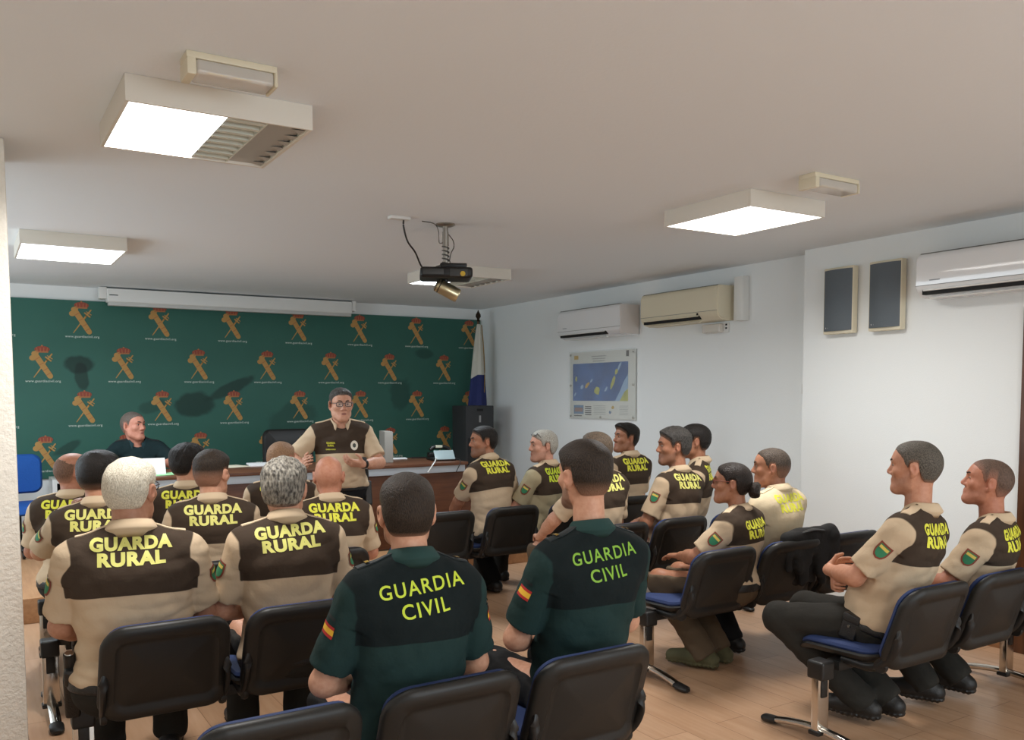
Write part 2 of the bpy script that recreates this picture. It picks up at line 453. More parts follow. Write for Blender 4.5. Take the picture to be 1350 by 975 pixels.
# ------------------------------------------------------------------ banner on the back wall
YBN = 9.735
S_ = YBN / 9.6
def bx(x): return x * S_
def bz(z): return 1.6 + (z - 1.6) * S_
def banner_mat():
    m = mat('green_banner_vinyl', (57, 105, 93), rough=.55, spec=.3, noise=.05, nscale=3)
    nt = m.node_tree; b = nt.nodes['Principled BSDF']
    tc = nt.nodes.new('ShaderNodeTexCoord')
    ns = nt.nodes.new('ShaderNodeTexNoise'); ns.inputs['Scale'].default_value = 5; ns.inputs['Detail'].default_value = 3
    nt.links.new(tc.outputs['Object'], ns.inputs['Vector'])
    prev = b.inputs['Base Color'].links[0].from_socket
    # soft dark ellipses mixed into the vinyl colour: (px, py, half width, half height, angle)
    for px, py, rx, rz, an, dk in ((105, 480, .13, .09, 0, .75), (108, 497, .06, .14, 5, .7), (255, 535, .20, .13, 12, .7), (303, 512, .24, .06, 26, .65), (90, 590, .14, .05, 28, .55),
                                   (528, 520, .14, .20, 0, .4), (560, 467, .13, .06, 0, .4), (388, 552, .30, .20, 0, .35), (200, 535, .15, .07, 10, .4)):  # broad faint ellipse beside the standing man is a shadow painted in
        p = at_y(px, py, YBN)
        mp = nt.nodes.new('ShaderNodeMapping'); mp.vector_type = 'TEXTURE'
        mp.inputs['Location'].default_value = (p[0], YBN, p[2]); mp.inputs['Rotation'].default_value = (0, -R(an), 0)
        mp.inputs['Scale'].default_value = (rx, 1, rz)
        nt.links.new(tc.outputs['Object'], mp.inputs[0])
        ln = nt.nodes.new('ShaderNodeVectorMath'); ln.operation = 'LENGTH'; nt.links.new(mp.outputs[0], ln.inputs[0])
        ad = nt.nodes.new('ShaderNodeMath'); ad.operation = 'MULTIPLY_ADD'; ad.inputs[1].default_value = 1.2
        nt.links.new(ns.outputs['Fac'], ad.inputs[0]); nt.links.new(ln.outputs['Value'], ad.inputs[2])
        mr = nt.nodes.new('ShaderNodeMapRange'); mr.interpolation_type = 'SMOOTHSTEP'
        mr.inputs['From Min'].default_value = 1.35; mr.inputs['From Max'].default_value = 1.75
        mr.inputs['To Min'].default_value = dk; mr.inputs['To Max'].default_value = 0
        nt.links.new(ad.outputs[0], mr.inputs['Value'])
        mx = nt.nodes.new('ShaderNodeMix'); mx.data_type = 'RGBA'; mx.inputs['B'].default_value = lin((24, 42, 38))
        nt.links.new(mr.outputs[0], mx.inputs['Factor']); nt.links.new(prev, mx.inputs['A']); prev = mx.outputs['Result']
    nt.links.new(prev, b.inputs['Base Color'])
    return m
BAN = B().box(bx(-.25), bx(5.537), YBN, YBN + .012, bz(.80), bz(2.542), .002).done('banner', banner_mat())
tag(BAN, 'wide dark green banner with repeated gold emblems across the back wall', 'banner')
def emblem_mesh():
    """fasces crossed with a sword under a red crown, web address below; x right, z up, origin at the text centre"""
    V, F, MI = [], [], []
    def poly(pts, mi, y=0.0):
        i = len(V); V.extend([(p[0], -y, p[1]) for p in pts]); F.append(list(range(i, i + len(pts)))); MI.append(mi)
    def bar(a, b, w0, w1, mi, y=0.0, rnd=5):
        a, b = np.array(a), np.array(b); d = (b - a) / np.linalg.norm(b - a); n = np.array([-d[1], d[0]])
        pts = []
        for k in range(rnd + 1):
            th = PI / 2 + PI * k / rnd; pts.append(a + (d * math.cos(th) + n * math.sin(th)) * w0)
        for k in range(rnd + 1):
            th = -PI / 2 + PI * k / rnd; pts.append(b + (d * math.cos(th) + n * math.sin(th)) * w1)
        poly(pts, mi, y)
    def ell(cx, cz, rx, rz, mi, y=0.0, n=18):
        poly([(cx + rx * math.cos(2 * PI * k / n), cz + rz * math.sin(2 * PI * k / n)) for k in range(n)], mi, y)
    # sword: blade, guard, pommel
    bar((-.078, .036), (.04, .205), .0035, .008, 0, .0012); bar((.04, .205), (.083, .262), .008, .006, 0, .0012)
    bar((.028, .232), (.072, .196), .007, .007, 0, .0014); bar((.045, .245), (.085, .215), .004, .004, 0, .0014)
    # fasces with axe head and bindings
    bar((-.066, .262), (.062, .048), .027, .025, 0, .0020); ell(-.084, .222, .028, .026, 0, .0018); ell(-.05, .275, .022, .018, 0, .0018)
    for t in (.2, .45, .7, .9):
        c = np.array((-.066, .262)) * (1 - t) + np.array((.062, .048)) * t
        bar(c + np.array((-.018, -.011)), c + np.array((.018, .011)), .0035, .0035, 3, .0026)
    # crown: red body, gold rim and arches
    ell(0, .306, .066, .032, 1, .0012); bar((-.048, .281), (.048, .281), .006, .006, 3, .0022)
    for k in (-.04, -.014, .014, .04): bar((k, .284), (k * 1.15, .322), .003, .003, 3, .0022)
    ell(0, .341, .008, .008, 3, .0020)
    tv, tf = text2d('www.guardiacivil.org', .012, 1.12, 1.0)
    sc = .305 / (tv[:, 0].max() - tv[:, 0].min())
    i = len(V); V.extend([(x * sc, -.0012, y * sc - .010) for x, y in tv]); F.extend([[a + i for a in f] for f in tf]); MI.extend([2] * len(tf))
    return V, F, MI
EV, EF, EM = emblem_mesh()
EMATS = [mat('printed_gold', (186, 142, 78), rough=.6), mat('printed_red', (150, 68, 52), rough=.6), mat('printed_white', (205, 218, 208), rough=.6), mat('printed_dark_gold', (176, 112, 66), rough=.6)]
e0 = None
for r, z in enumerate((2.189, 1.750, 1.313, .876)):
    for k in range(-1, 8):
        x = (.2705 if r % 2 == 0 else -.0885) + .7285 * k + (0 if r % 2 == 0 else .7285)
        if r % 2 == 0: x = .2715 + .7285 * k
        else: x = .6430 + .7285 * k
        if x < .1 or x > 5.5: continue
        if e0 is None:
            e0 = mk('emblem', EV, EF, EMATS, BAN, False, EM); o = e0
        else:
            o = e0.copy(); COL.objects.link(o)
        o.location = (bx(x), YBN - .002, bz(z)); o.scale = (S_, 1, S_)

# projection screen case under the ceiling
t = thing('projection_screen', 'long white rolled projection screen case above the green banner', 'projection screen', (2.52, YB - .14, 2.6))
b = B(); b.box(-1.29, 1.29, -.07, .07, -.06, .075, .012, seg=3); b.done('case', M_WHITEPL, t)
B().box(-1.28, 1.28, -.06, .01, -.095, -.055, .006).done('screen_bar', mat('screen_bar_paint', (196, 196, 192), rough=.4), t)
b = B(); b.box(-1.36, -1.29, -.06, .07, -.03, .085, .006); b.box(1.29, 1.34, -.06, .07, -.03, .085, .006); b.done('mounting_bracket', M_WHITEPL, t)
B().box(-1.27, -1.19, -.0725, -.069, .004, .012, 0).done('badge', M_DARK, t)

# ------------------------------------------------------------------ wall units on the right
def ac_unit(name_lbl, xw, y0, y1, z0, z1, depth, m, m2, brand=True, slot=.9):
    """split air conditioner: body profile swept along the wall (local y)"""
    L = y1 - y0; h = z1 - z0
    t = thing('air_conditioner', name_lbl, 'air conditioner', (xw, (y0 + y1) / 2, z0), group='wall air conditioners')
    prof = [(0, 0), (-depth * .55, 0), (-depth * .80, h * .04), (-depth * .96, h * .16), (-depth, h * .28), (-depth, h * .86), (-depth * .93, h * .97), (-depth * .85, h), (0, h)]
    tb = bmesh.new(); A = [tb.verts.new((p[0], -L / 2, p[1])) for p in prof]; C = [tb.verts.new((p[0], L / 2, p[1])) for p in prof]
    n = len(prof)
    for i in range(n): tb.faces.new((A[i], A[(i + 1) % n], C[(i + 1) % n], C[i]))
    tb.faces.new(A); tb.faces.new(list(reversed(C)))
    bmesh.ops.recalc_face_normals(tb, faces=tb.faces)
    bmesh.ops.bevel(tb, geom=[e for e in tb.edges if abs(e.verts[0].co.y - e.verts[1].co.y) < 1e-6], offset=.010, segments=3, affect='EDGES')
    B().add(tb).done('body', m, t)
    # outlet slot with flap
    q0, q1 = -L / 2 + (.05 if slot > .8 else L * .22), L / 2 - .05
    b = B(); b.box(-depth * .985, -depth * .62, q0, q1, h * .055, h * .16, .002); b.done('air_outlet', M_DARK, t)
    b = B(); b.sweep([(-depth * .99, q0 + .01, h * .155), (-depth * .99, q1 - .01, h * .155)], .006); b.sweep([(-depth * .78, q0 + .03, -.004), (-depth * .78, q1 - .03, -.004)], .016, sx=1, sy=.35); b.done('louvre_flap', m2, t)
    b = B(); b.box(-depth - .002, -depth + .001, -L / 2 + .004, L / 2 - .004, h * .262, h * .272, 0); b.box(-depth * .9, -.02, -L / 2 + .02, L / 2 - .02, h - .001, h + .0015, 0); b.done('panel_seam', mat('seam_grey', (120, 118, 112)), t)
    if brand: B().box(-depth - .002, -depth, L / 2 - .17, L / 2 - .10, h * .36, h * .385, 0).done('badge', mat('badge_grey', (150, 152, 155)), t)
    return t
M_GLOSSW = mat('glossy_white_panel', (232, 232, 232), rough=.12, spec=.6, coat=.5)
a1 = ac_unit('white glossy air conditioner above the framed map', XF, 6.66, 7.72, 2.185, 2.485, .24, M_GLOSSW, M_WHITEPL, slot=.7)
b = B(); b.box(-.235, -.01, -.54, -.515, .01, .29, .004); b.done('end_cap', mat('off_white_end', (214, 206, 200), rough=.4), a1)
a2 = ac_unit('cream air conditioner second from the back of the right wall', XF, 5.40, 6.40, 2.235, 2.53, .21, M_CREAMPL, M_CREAMPL, brand=False, slot=.5)
B().box(-.2105, -.209, -.27, -.25, .05, .07, 0).done('indicator', M_DARK, a2)
a3 = ac_unit('large white air conditioner at right edge beside the speakers', XN, 2.50, 3.45, 2.215, 2.495, .23, M_GLOSSW, M_WHITEPL, slot=.9)
t = B().box(XF - .08, XF, 5.24, 5.34, 2.22, ZC - .1, .006).done('pipe_cover', M_WHITEPL); tag(t, 'white vertical pipe cover beside the cream air conditioner', 'pipe cover')
t = thing('emergency_light', 'small white emergency light on the wall below the cream air conditioner', 'emergency light', (XF, 5.60, 2.175))
B().box(-.02, 0, -.14, .14, -.04, .045, .006).done('base_plate', M_WHITEPL, t); B().box(-.07, -.018, -.09, .13, -.036, .04, .014, seg=3).done('clear_cover', MATS['clear_ribbed_cover'], t)
b = B(); b.box(-.026, -.018, -.13, -.115, -.01, .005, 0); b.box(-.026, -.018, -.13, -.115, .02, .035, 0); b.done('indicator', M_DARK, t)

def speaker(y0, y1, z0, z1, label):
    t = thing('wall_speaker', label, 'speaker', (XN, (y0 + y1) / 2, z0), group='pair of wall speakers')
    hy = (y1 - y0) / 2; h = z1 - z0
    B().box(-.07, -.012, -hy, hy, 0, h, .008).done('cabinet', M_CREAMPL, t)
    B().box(-.012, 0, -.06, .06, h * .3, h * .7, .003).done('wall_bracket', M_BLACK, t)
    n = 12; V, F = [], []
    for i in range(n + 1):
        u = -1 + 2 * i / n; x = -.07 - .022 * (1 - u * u)
        V += [(x, u * (hy - .006), .022), (x, u * (hy - .006), h - .018)]
    for i in range(n): F.append((2 * i, 2 * i + 1, 2 * i + 3, 2 * i + 2))
    k = len(V); V += [(-.065, -hy + .006, .022), (-.065, -hy + .006, h - .018), (-.065, hy - .006, .022), (-.065, hy - .006, h - .018)]
    F += [(0, k, k + 1, 1), (2 * n, 2 * n + 1, k + 3, k + 2)]
    F += [tuple([2 * i for i in range(n + 1)] + [k + 2, k]), tuple([2 * i + 1 for i in range(n, -1, -1)] + [k + 1, k + 3])]
    mk('grille', V, F, M_GREYCLOTH, t, False)
    b = B(); b.lathe([(.008, 0), (.008, .004), (0.001, .0045)], 12, Matrix.Translation((-.074, hy - .035, .045)) @ Matrix.Rotation(-PI / 2, 4, 'Y')); b.box(-.0835, -.079, hy - .105, hy - .05, .041, .047, 0)
    b.done('badge', M_PAPER, t)
speaker(4.035, 4.285, 2.035, 2.515, 'grey fronted wall speaker farther from the large air conditioner')
speaker(3.655, 3.905, 2.035, 2.515, 'grey fronted wall speaker next to the large air conditioner')
b = B(); b.box(5.615, XF, 4.60, 4.66, 1.60, 1.68, .004); b.box(5.60, XF, 4.57, 4.62, 1.42, 1.46, .004)
tag(b.done('thermostat', M_WHITEPL), 'small white thermostat by the corner of the right wall', 'thermostat')

# map board
t = thing('wall_map', 'clear framed map of blue sea with yellow islands', 'map', (XF, 7.24, 1.70))
W2, H2 = .55, .352
B().box(-.02, -.012, -W2, W2, -H2, H2, .001).done('map_sheet', mat('map_paper', (214, 214, 206), rough=.35), t)
V, F, MI = [], [], []
def mpoly(pts, mi, d):
    i = len(V); V.extend([(-.0205 - d, -u * W2, v * H2) for u, v in pts]); F.append(list(range(i, i + len(pts)))); MI.append(mi)
def mrect(u0, u1, v0, v1, mi, d=.0008): mpoly([(u0, v0), (u1, v0), (u1, v1), (u0, v1)], mi, d)
def isl(u, v, ru, rv, an, mi, d=.0016, seed=0):
    rr = random.Random(seed); c, s = math.cos(R(an)), math.sin(R(an)); P = []
    for k in range(16):
        th = 2 * PI * k / 16; q = 1 + rr.uniform(-.18, .18); x, y = ru * q * math.cos(th), rv * q * math.sin(th)
        P.append((u + x * c - y * s, v + (x * s + y * c) * W2 / H2))
    mpoly(P, mi, d)
mrect(-.90, .80, -.47, .66, 0)
for a in ((-.79, .20, .03, .05, 0, 2), (-.60, -.05, .05, .035, 30, 3), (-.43, -.0, .09, .035, 40, 4), (-.12, -.17, .085, .075, 0, 2), (.36, .07, .13, .04, 62, 2), (.46, .38, .06, .04, 60, 2),
          (-.30, .13, .05, .02, 40, 3), (.16, -.12, .06, .025, 45, 3), (.55, .53, .09, .025, 55, 3), (-.82, -.27, .04, .02, 45, 3)): isl(*a, seed=int(a[0] * 99))
mpoly([(.42, -.47), (.80, -.47), (.80, .30), (.68, .1), (.56, -.2)], 3, .0012); mpoly([(.56, -.47), (.80, -.47), (.80, -.12), (.70, -.2)], 2, .0014)
mrect(-.87, -.55, -.87, -.60, 5); mrect(-.84, -.58, -.80, -.68, 6, .0012)
for k in range(5): mrect(-.50, -.30, -.90 + .06 * k, -.87 + .06 * k, 7)
mrect(-.86, -.60, -.94, -.91, 7); mrect(-.86, -.72, .79, .91, 4); mrect(.74, .82, .80, .97, 7)
for k in range(3): mrect(-.30 + .02 * k, .15 - .02 * k, .84 - .07 * k, .87 - .07 * k, 8)
for k in range(6): mrect(-.22, .14, -.62 - .05 * k, -.605 - .05 * k, 8); mrect(.55, .80, -.62 - .05 * k, -.605 - .05 * k, 8)
isl(.36, -.66, .04, .03, 0, 4, seed=5); isl(.28, -.80, .035, .03, 0, 5, seed=6)
mk('map_print', V, F, [mat('map_sea_blue', (56, 84, 138), rough=.35, noise=.3, nscale=5, rgb2=(70, 108, 170)), M_PAPER, mat('map_land_yellow', (196, 196, 100), rough=.35, noise=.3, nscale=20),
    mat('map_shallow_blue', (150, 178, 208), rough=.35), mat('map_ochre', (196, 160, 70), rough=.35), mat('map_inset_blue', (104, 130, 160), rough=.35), mat('map_inset_brown', (150, 116, 104), rough=.35),
    mat('map_dark_ink', (80, 78, 76), rough=.4), mat('map_grey_ink', (170, 170, 164), rough=.4)], t, False, MI)
B().box(-.028, -.0235, -W2 - .012, W2 + .012, -H2 - .012, H2 + .012, .001).done('clear_cover', mat('clear_acrylic', (245, 250, 250), rough=.05, alpha=.10), t)
for u, v in ((-.96, .93), (.96, .93), (-.96, 0), (.96, 0), (-.96, -.93), (.96, -.93), (0, -.95)):
    B().lathe([(.011, 0), (.011, .006), (.006, .009), (.0005, .0095)], 12, Matrix.Translation((-.027, u * W2, v * H2)) @ Matrix.Rotation(-PI / 2, 4, 'Y')).done('standoff_screw', M_STEEL, t)

# ------------------------------------------------------------------ projector on its ceiling mount
px0, py0 = 2.64, 5.02
t = thing('ceiling_projector', 'black projector hanging from the ceiling on a metal pole', 'projector', (px0, py0, ZC))
B().lathe([(.002, 0), (.062, 0), (.064, -.008), (.045, -.016), (.022, -.02), (.002, -.02)][::-1], 28).done('ceiling_plate', M_STEEL, t)
b = B(); b.sweep([(0, 0, -.015), (0, 0, -.27)], .017, 14)
b.sweep([(0, 0, -.05), (0, 0, -.13)], .021, 14); b.done('pole', M_STEEL, t)
hel = [(.021 * math.cos(k * .55), .021 * math.sin(k * .55), -.13 - .0022 * k) for k in range(60)]
b = B(); b.sweep(hel, .0045, 6); b.sweep(spline([(0.02, 0, -.06), (.055, .0, -.10), (.06, 0, -.14), (.04, 0, -.18), (.03, 0, -.23), (.05, 0, -.27)]), .0035, 6)
b.sweep(spline([(-.02, 0, -.12), (-.045, 0, -.12), (-.055, -.01, -.05), (-.09, -.02, -.01), (-.18, -.03, -.005)]), .003, 6); b.done('cable', mat('grey_cable', (88, 84, 78), rough=.5), t)
PM = Matrix.Rotation(R(-25), 4, 'Z')
b = B(); b.box(-.165, .165, -.13, .13, -.352, -.285, .022, PM, 3); b.box(-.04, .13, -.10, .05, -.285, -.258, .008, PM); b.done('projector_body', M_BLACK, t)
b = B(); b.box(-.05, .05, -.05, .05, -.285, -.262, .006); b.done('mount_bracket', mat('dark_bracket', (58, 56, 52), rough=.4, metal=.6), t)
b = B(); b.box(.02, .13, -.133, -.128, -.345, -.30, .002, PM); b.box(-.15, -.02, -.133, -.128, -.335, -.30, .002, PM); b.done('port_panel', mat('dark_grey_ports', (60, 60, 58), rough=.5), t)
b = B(); b.lathe([(.012, 0), (.016, 0), (.016, .006), (.012, .006)], 14, PM @ Matrix.Translation((.10, -.135, -.33)) @ Matrix.Rotation(PI / 2, 4, 'X')); b.done('knob', M_GOLD, t)
SM = Matrix.Translation((.005, 0, -.415)) @ Matrix.Rotation(R(-25), 4, 'Z') @ Matrix.Rotation(R(118), 4, 'Y')
b = B(); b.lathe([(.03, -.075), (.043, -.072), (.045, -.06), (.045, .075), (.040, .085), (.036, .085), (.034, .06), (.002, .06)], 28, SM, caps=False); b.done('spotlight', mat('satin_champagne', (208, 196, 160), rough=.28, metal=.9), t)
b = B(); b.lathe([(.002, -.078), (.030, -.078), (.044, -.070), (.0455, -.045), (.002, -.045)], 24, SM); b.sweep([(0, 0, -.35), (0, 0, -.40)], .014); b.done('spotlight_holder', M_BLACK, t)
t = thing('ceiling_cable_outlet', 'white ceiling outlet with a black cable drooping to the projector', 'cable outlet', (2.30, 4.96, ZC))
B().box(-.075, .055, -.03, .03, -.018, 0, .004).done('outlet_box', M_WHITEPL, t)
B().sweep(spline([(.02, 0, -.015), (.02, .0, -.06), (.055, .02, -.14), (.11, .03, -.20), (.15, .04, -.27), (.18, .03, -.315)]), .0055, 8).done('black_cable', M_BLACK, t)

# ------------------------------------------------------------------ beam seating
def rrect(wd, ht, r, n=6):
    """rounded rectangle outline centred at 0"""
    P = []
    for cx, cy, a0 in ((wd / 2 - r, ht / 2 - r, 0), (-wd / 2 + r, ht / 2 - r, 90), (-wd / 2 + r, -ht / 2 + r, 180), (wd / 2 - r, -ht / 2 + r, 270)):
        for k in range(n + 1):
            a = R(a0 + 90 * k / n); P.append((cx + r * math.cos(a), cy + r * math.sin(a)))
    return P
def shell(wd, ht, r, layers, bend, name, m, parent, mi=None, n=6, taper=0.0):
    """closed pad from concentric outlines; layers = list of (inset, depth) running front centre -> rim -> back centre; bend(u,v)->Vector map of plane to space plus normal offset"""
    V, F = [], []; rings = []
    for ins, dep in layers:
        P = rrect(max(wd - 2 * ins, .02), max(ht - 2 * ins, .02), max(r - ins * .8, .009), n)
        ring = []
        for u, v in P:
            u *= 1 + taper * (v / ht)
            ring.append(len(V)); V.append(bend(u, v, dep))
        rings.append(ring)
    k = len(rings[0])
    for a, b in zip(rings[:-1], rings[1:]):
        for i in range(k): F.append((a[i], a[(i + 1) % k], b[(i + 1) % k], b[i]))
    F.append(list(reversed(rings[0]))); F.append(rings[-1])
    o = mk(name, V, F, m, parent, True)
    try: o.data.set_sharp_from_angle(angle=R(50))
    except Exception: pass
    return o
BW = .475
def back_bend(u, v, d):
    """v along the backrest (up), d = offset toward the sitter; y forward"""
    s = v / .40
    y = -.315 - .12 * s - .02 * (s * s) * 2; z = .575 + v * .93
    y += .035 * (abs(u) / .235) ** 2.4           # wraps forward at the sides
    return (u, y + d * .93, z + d * .36 + .012 * (1 - (u / .235) ** 2) * (1 if v > 0 else 0) * (v / .2))
def seat_bend(u, v, d):
    z = .408 + .020 * (abs(u) / .235) ** 2.5 - .055 * max(0, (v - .10) / .14) ** 2 + .03 * max(0, (-v - .10) / .14) ** 2
    return (u, v + .005, z + d)
def bench(n, pitch, loc, rz, label, leg_at, colour):
    t = thing('beam_seating', label, 'row of seats', loc, rz, 'rows of joined black and blue seats')
    x0 = -(n - 1) * pitch / 2
    first = {}
    for k in range(n):
        cx = x0 + k * pitch
        if k == 0:
            bk = shell(BW, .40, .085, [(.19, -.030), (.085, -.030), (.075, -.026), (.060, -.026), (.05, -.036), (.012, -.034), (.002, -.024), (0, -.012), (.004, .0), (.012, .004), (.19, .004)], back_bend, 'backrest', M_SHELL, t, taper=-.05)
            cu = shell(BW - .03, .37, .07, [(.18, .006), (.012, .006), (.0, .014), (.004, .028), (.02, .036), (.18, .040)], back_bend, 'back_cushion', M_BLUE, bk, taper=-.05)
            st = shell(BW, .46, .08, [(.2, -.035), (.03, -.032), (.006, -.022), (0, -.008), (.006, .002), (.02, .004), (.2, .004)], seat_bend, 'seat', M_SHELL, t)
            sc_ = shell(BW - .015, .445, .075, [(.2, .003), (.006, .003), (0, .012), (.006, .026), (.03, .036), (.2, .038)], seat_bend, 'seat_cushion', M_BLUE, st)
            brs = []
            for sx in (-1, 1):
                b = B()
                b.sweep(spline([(sx * .205, -.302, .60), (sx * .224, -.318, .53), (sx * .224, -.275, .44), (sx * .215, -.18, .38), (sx * .20, -.02, .375)]), .019, 10, sx=.6, sy=1.0)
                b.lathe([(.002, -.011), (.030, -.011), (.033, 0), (.030, .011), (.002, .011)], 18, Matrix.Translation((sx * .218, -.235, .40)) @ Matrix.Rotation(PI / 2, 4, 'Y'))
                brs.append(b.done('side_bracket', M_BLACK, t))
            first = dict(bk=bk, cu=cu, st=st, sc=sc_, br=brs)
            for q in [bk, st] + brs: q.location = (cx, 0, 0)
        else:
            for a, c in (('bk', 'cu'), ('st', 'sc')):
                o = first[a].copy(); COL.objects.link(o); o.location = (cx, 0, 0)
                q = first[c].copy(); COL.objects.link(q); q.parent = o
            for q in first['br']: o = q.copy(); COL.objects.link(o); o.location = (cx, 0, 0)
    L = (n - 1) * pitch / 2
    b = B(); b.box(-L - .24, L + .24, -.035, .035, .325, .372, .006); b.done('beam', M_BLACK, t)
    f0 = None
    for lx in leg_at:
        if f0 is None:
            b = B(); b.box(-.038, .038, -.02, .02, .045, .335, .006); lg = b.done('leg', M_CHROME, t); lg.location = (lx, 0, 0)
            b = B(); b.box(-.042, .042, -.045, .045, .30, .385, .012, seg=3); b.box(-.02, .02, -.024, -.018, .215, .30, .006); cp = b.done('leg_cap', M_BLACK, lg)
            arc = [(0, -.28 + .56 * i / 16, .018 + .042 * (1 - ((i - 8) / 8) ** 2)) for i in range(17)]
            b = B(); b.sweep(arc, .022, 12, sx=1.15, sy=.75); ft = b.done('foot', M_CHROME, lg)
            fcs = []
            for s in (-1, 1):
                b = B(); b.sweep([(0, s * .245, .026), (0, s * .27, .021), (0, s * .32, .018), (0, s * .335, .016)], [.026, .028, .026, .014], 12, sx=1.2, sy=.68)
                fcs.append(b.done('foot_cap', M_BLACK, lg))
            b = B(); b.box(-.045, .045, -.03, .03, .04, .062, .008); fcs.append(b.done('leg_collar', M_BLACK, lg)); f0 = (lg, cp, ft, *fcs)
        else:
            g = f0[0].copy(); COL.objects.link(g); g.location = (lx, 0, 0)
            for q in f0[1:]:
                c = q.copy(); COL.objects.link(c); c.parent = g
    return t
YOFF = .36                     # beam to top of the backrest
def bench_at(xs, yback, label, legs, tilt=0.0):
    cx = (xs[0] + xs[-1]) / 2; pitch = (xs[-1] - xs[0]) / (len(xs) - 1)
    bench(len(xs), pitch, (cx, yback + YOFF, 0), R(tilt), label, [l - cx for l in legs], None)
bench_at((.68, 1.205, 1.73), 2.24, 'nearest row of seats on the left, its first seat empty', (.42, 1.98))
bench_at((.61, 1.135, 1.66), 3.41, 'left block row of seats holding the white haired man', (.345, 1.92))
bench_at((.62, 1.14, 1.66), 4.53, 'left block row of seats, second from the desk', (.31, 1.92))
bench_at((.62, 1.14, 1.66), 5.50, 'left block row of seats closest to the desk', (.36, 1.92))
bench_at((3.60, 4.15, 4.70), 2.22, 'nearest right row of seats holding the man with crossed arms', (3.275, 4.84))
bench_at((3.48, 4.02, 4.56), 3.36, 'right block row of seats with a black jacket over one back', (3.22, 4.70))
bench_at((3.60, 4.13, 4.66), 4.40, 'right block row of seats in front of the woman', (3.4, 4.85))
bench_at((2.92, 3.49, 4.06, 4.63), 5.55, 'right block row of seats closest to the desk', (2.77, 4.72))

# ------------------------------------------------------------------ desk and what stands around it
WD = wood('desk_wood', (112, 70, 46), (88, 52, 34), scale=(1.2, 12, 12), rough=.4)
DX0, DX1, DY, DZ = 1.20, 4.06, 7.30, .965
t = thing('desk', 'long brown wooden front desk with a pale strip under its top', 'desk', ((DX0 + DX1) / 2, DY, .18))
h = DZ - .18; hw = (DX1 - DX0) / 2
B().box(-hw, hw, -.01, .78, h - .028, h, .004).done('desk_top', WD, t)
B().box(-hw, hw - .03, 0, .03, h - .092, h - .028, .003).done('front_strip', mat('pale_grey_laminate', (186, 194, 202), rough=.4), t)
B().box(-hw, hw + .08, .03, .05, .01, h - .092, .002).done('front_panel', WD, t)
for s in (-1, 1): B().box(s * hw - .015, s * hw + .015, .05, .76, 0, h - .028, .002).done('side_panel', WD, t)
for s in (-.3, .3): B().box(s * hw - .012, s * hw + .012, .05, .74, 0, h - .028, .002).done('support_panel', WD, t)
def flat(name, px, py, wx, wy, rz, m, label, cat, th=.002, z=DZ, grp=None):
    p = at_z(px, py, z)
    o = B().box(-wx / 2, wx / 2, -wy / 2, wy / 2, 0, th, min(.0008, th * .3)).done(name, m)
    p[1] = min(max(p[1], DY + .06), DY + .7)
    o.location = (p[0], p[1], z + .0005); o.rotation_euler = (0, 0, R(rz)); tag(o, label, cat, grp); return o
flat('folder', 222, 625, .26, .22, 10, M_GREENPAPER, 'pale green folder lying open before the seated officer', 'folder', .006)
flat('paper_stack', 338, 610, .30, .30, -8, M_PAPER, 'low stack of white papers on the desk above a bald head', 'papers', .014)
flat('paper_sheet', 306, 614, .21, .28, 15, mat('cream_paper', (226, 220, 196), rough=.8), 'cream paper sheet left of the white paper stack', 'paper')
flat('paper_sheet', 514, 604, .24, .12, -15, M_PAPER, 'small white paper right of the standing speaker', 'paper', .01)
flat('mobile_phone', 541, 602, .09, .15, 70, M_BLACK, 'black mobile phone on the desk right of the white paper', 'phone', .009)
p = at_y(208, 615, 7.52)
t = thing('name_card', 'white folded card standing on the desk before the seated officer', 'card', (p[0] - .03, 7.52, DZ))
V = [(-.085, -.04, 0), (.085, -.04, 0), (.085, .0, .135), (-.085, .0, .135), (-.085, .05, 0), (.085, .05, 0)]
V += [(x, y + (.003 if y <= 0 else -.003), z - (.003 if z > .1 else 0)) for x, y, z in V]
mk('card_sheet', V, [(0, 1, 2, 3), (3, 2, 5, 4), (9, 8, 7, 6), (10, 11, 8, 9), (0, 6, 7, 1), (4, 5, 11, 10), (0, 3, 9, 6), (3, 4, 10, 9), (1, 7, 8, 2), (2, 8, 11, 5)], M_PAPER, t, False)
# desk telephone with cables
p = at_z(592, 603, DZ)
t = thing('desk_telephone', 'black desk telephone with a grey screen at right desk end', 'telephone', (3.94, 7.62, DZ), R(-10))
tb = B(); tb.box(-.12, .12, -.12, .12, 0, .03, .01); tb.box(-.115, .115, .02, .115, .03, .075, .012); tb.done('phone_base', M_BLACK, t)
b = B(); b.box(-.10, .10, -.006, .006, -.055, .055, .004, Matrix.Translation((0, -.10, .055)) @ Matrix.Rotation(R(-40), 4, 'X')); b.done('screen_panel', mat('pale_lcd', (150, 166, 168), rough=.25), t)
b = B(); b.sweep(spline([(-.10, .04, .10), (-.06, .045, .125), (.04, .05, .125), (.10, .05, .10)]), .02, 10); b.done('handset', M_BLACK, t)
b = B(); b.box(-.05, .02, .02, .024, .12, .145, .002); b.done('label_strip', mat('pale_label', (206, 204, 180)), t)
b = B(); b.sweep(spline([(3.86, 7.55, DZ + .01), (3.80, 7.46, DZ + .03), (3.74, 7.36, DZ + .012), (3.68, 7.285, DZ - .01), (3.62, 7.272, DZ - .08)]), .006, 8)
tag(b.done('cable', mat('white_cable', (220, 220, 214), rough=.4)), 'white cable hanging over the desk edge by the telephone', 'cable')
b = B(); b.sweep(spline([(4.0, 7.6, DZ + .01), (4.02, 7.42, DZ + .02), (3.97, 7.285, DZ - .005), (3.92, 7.274, DZ - .09)]), .004, 8)
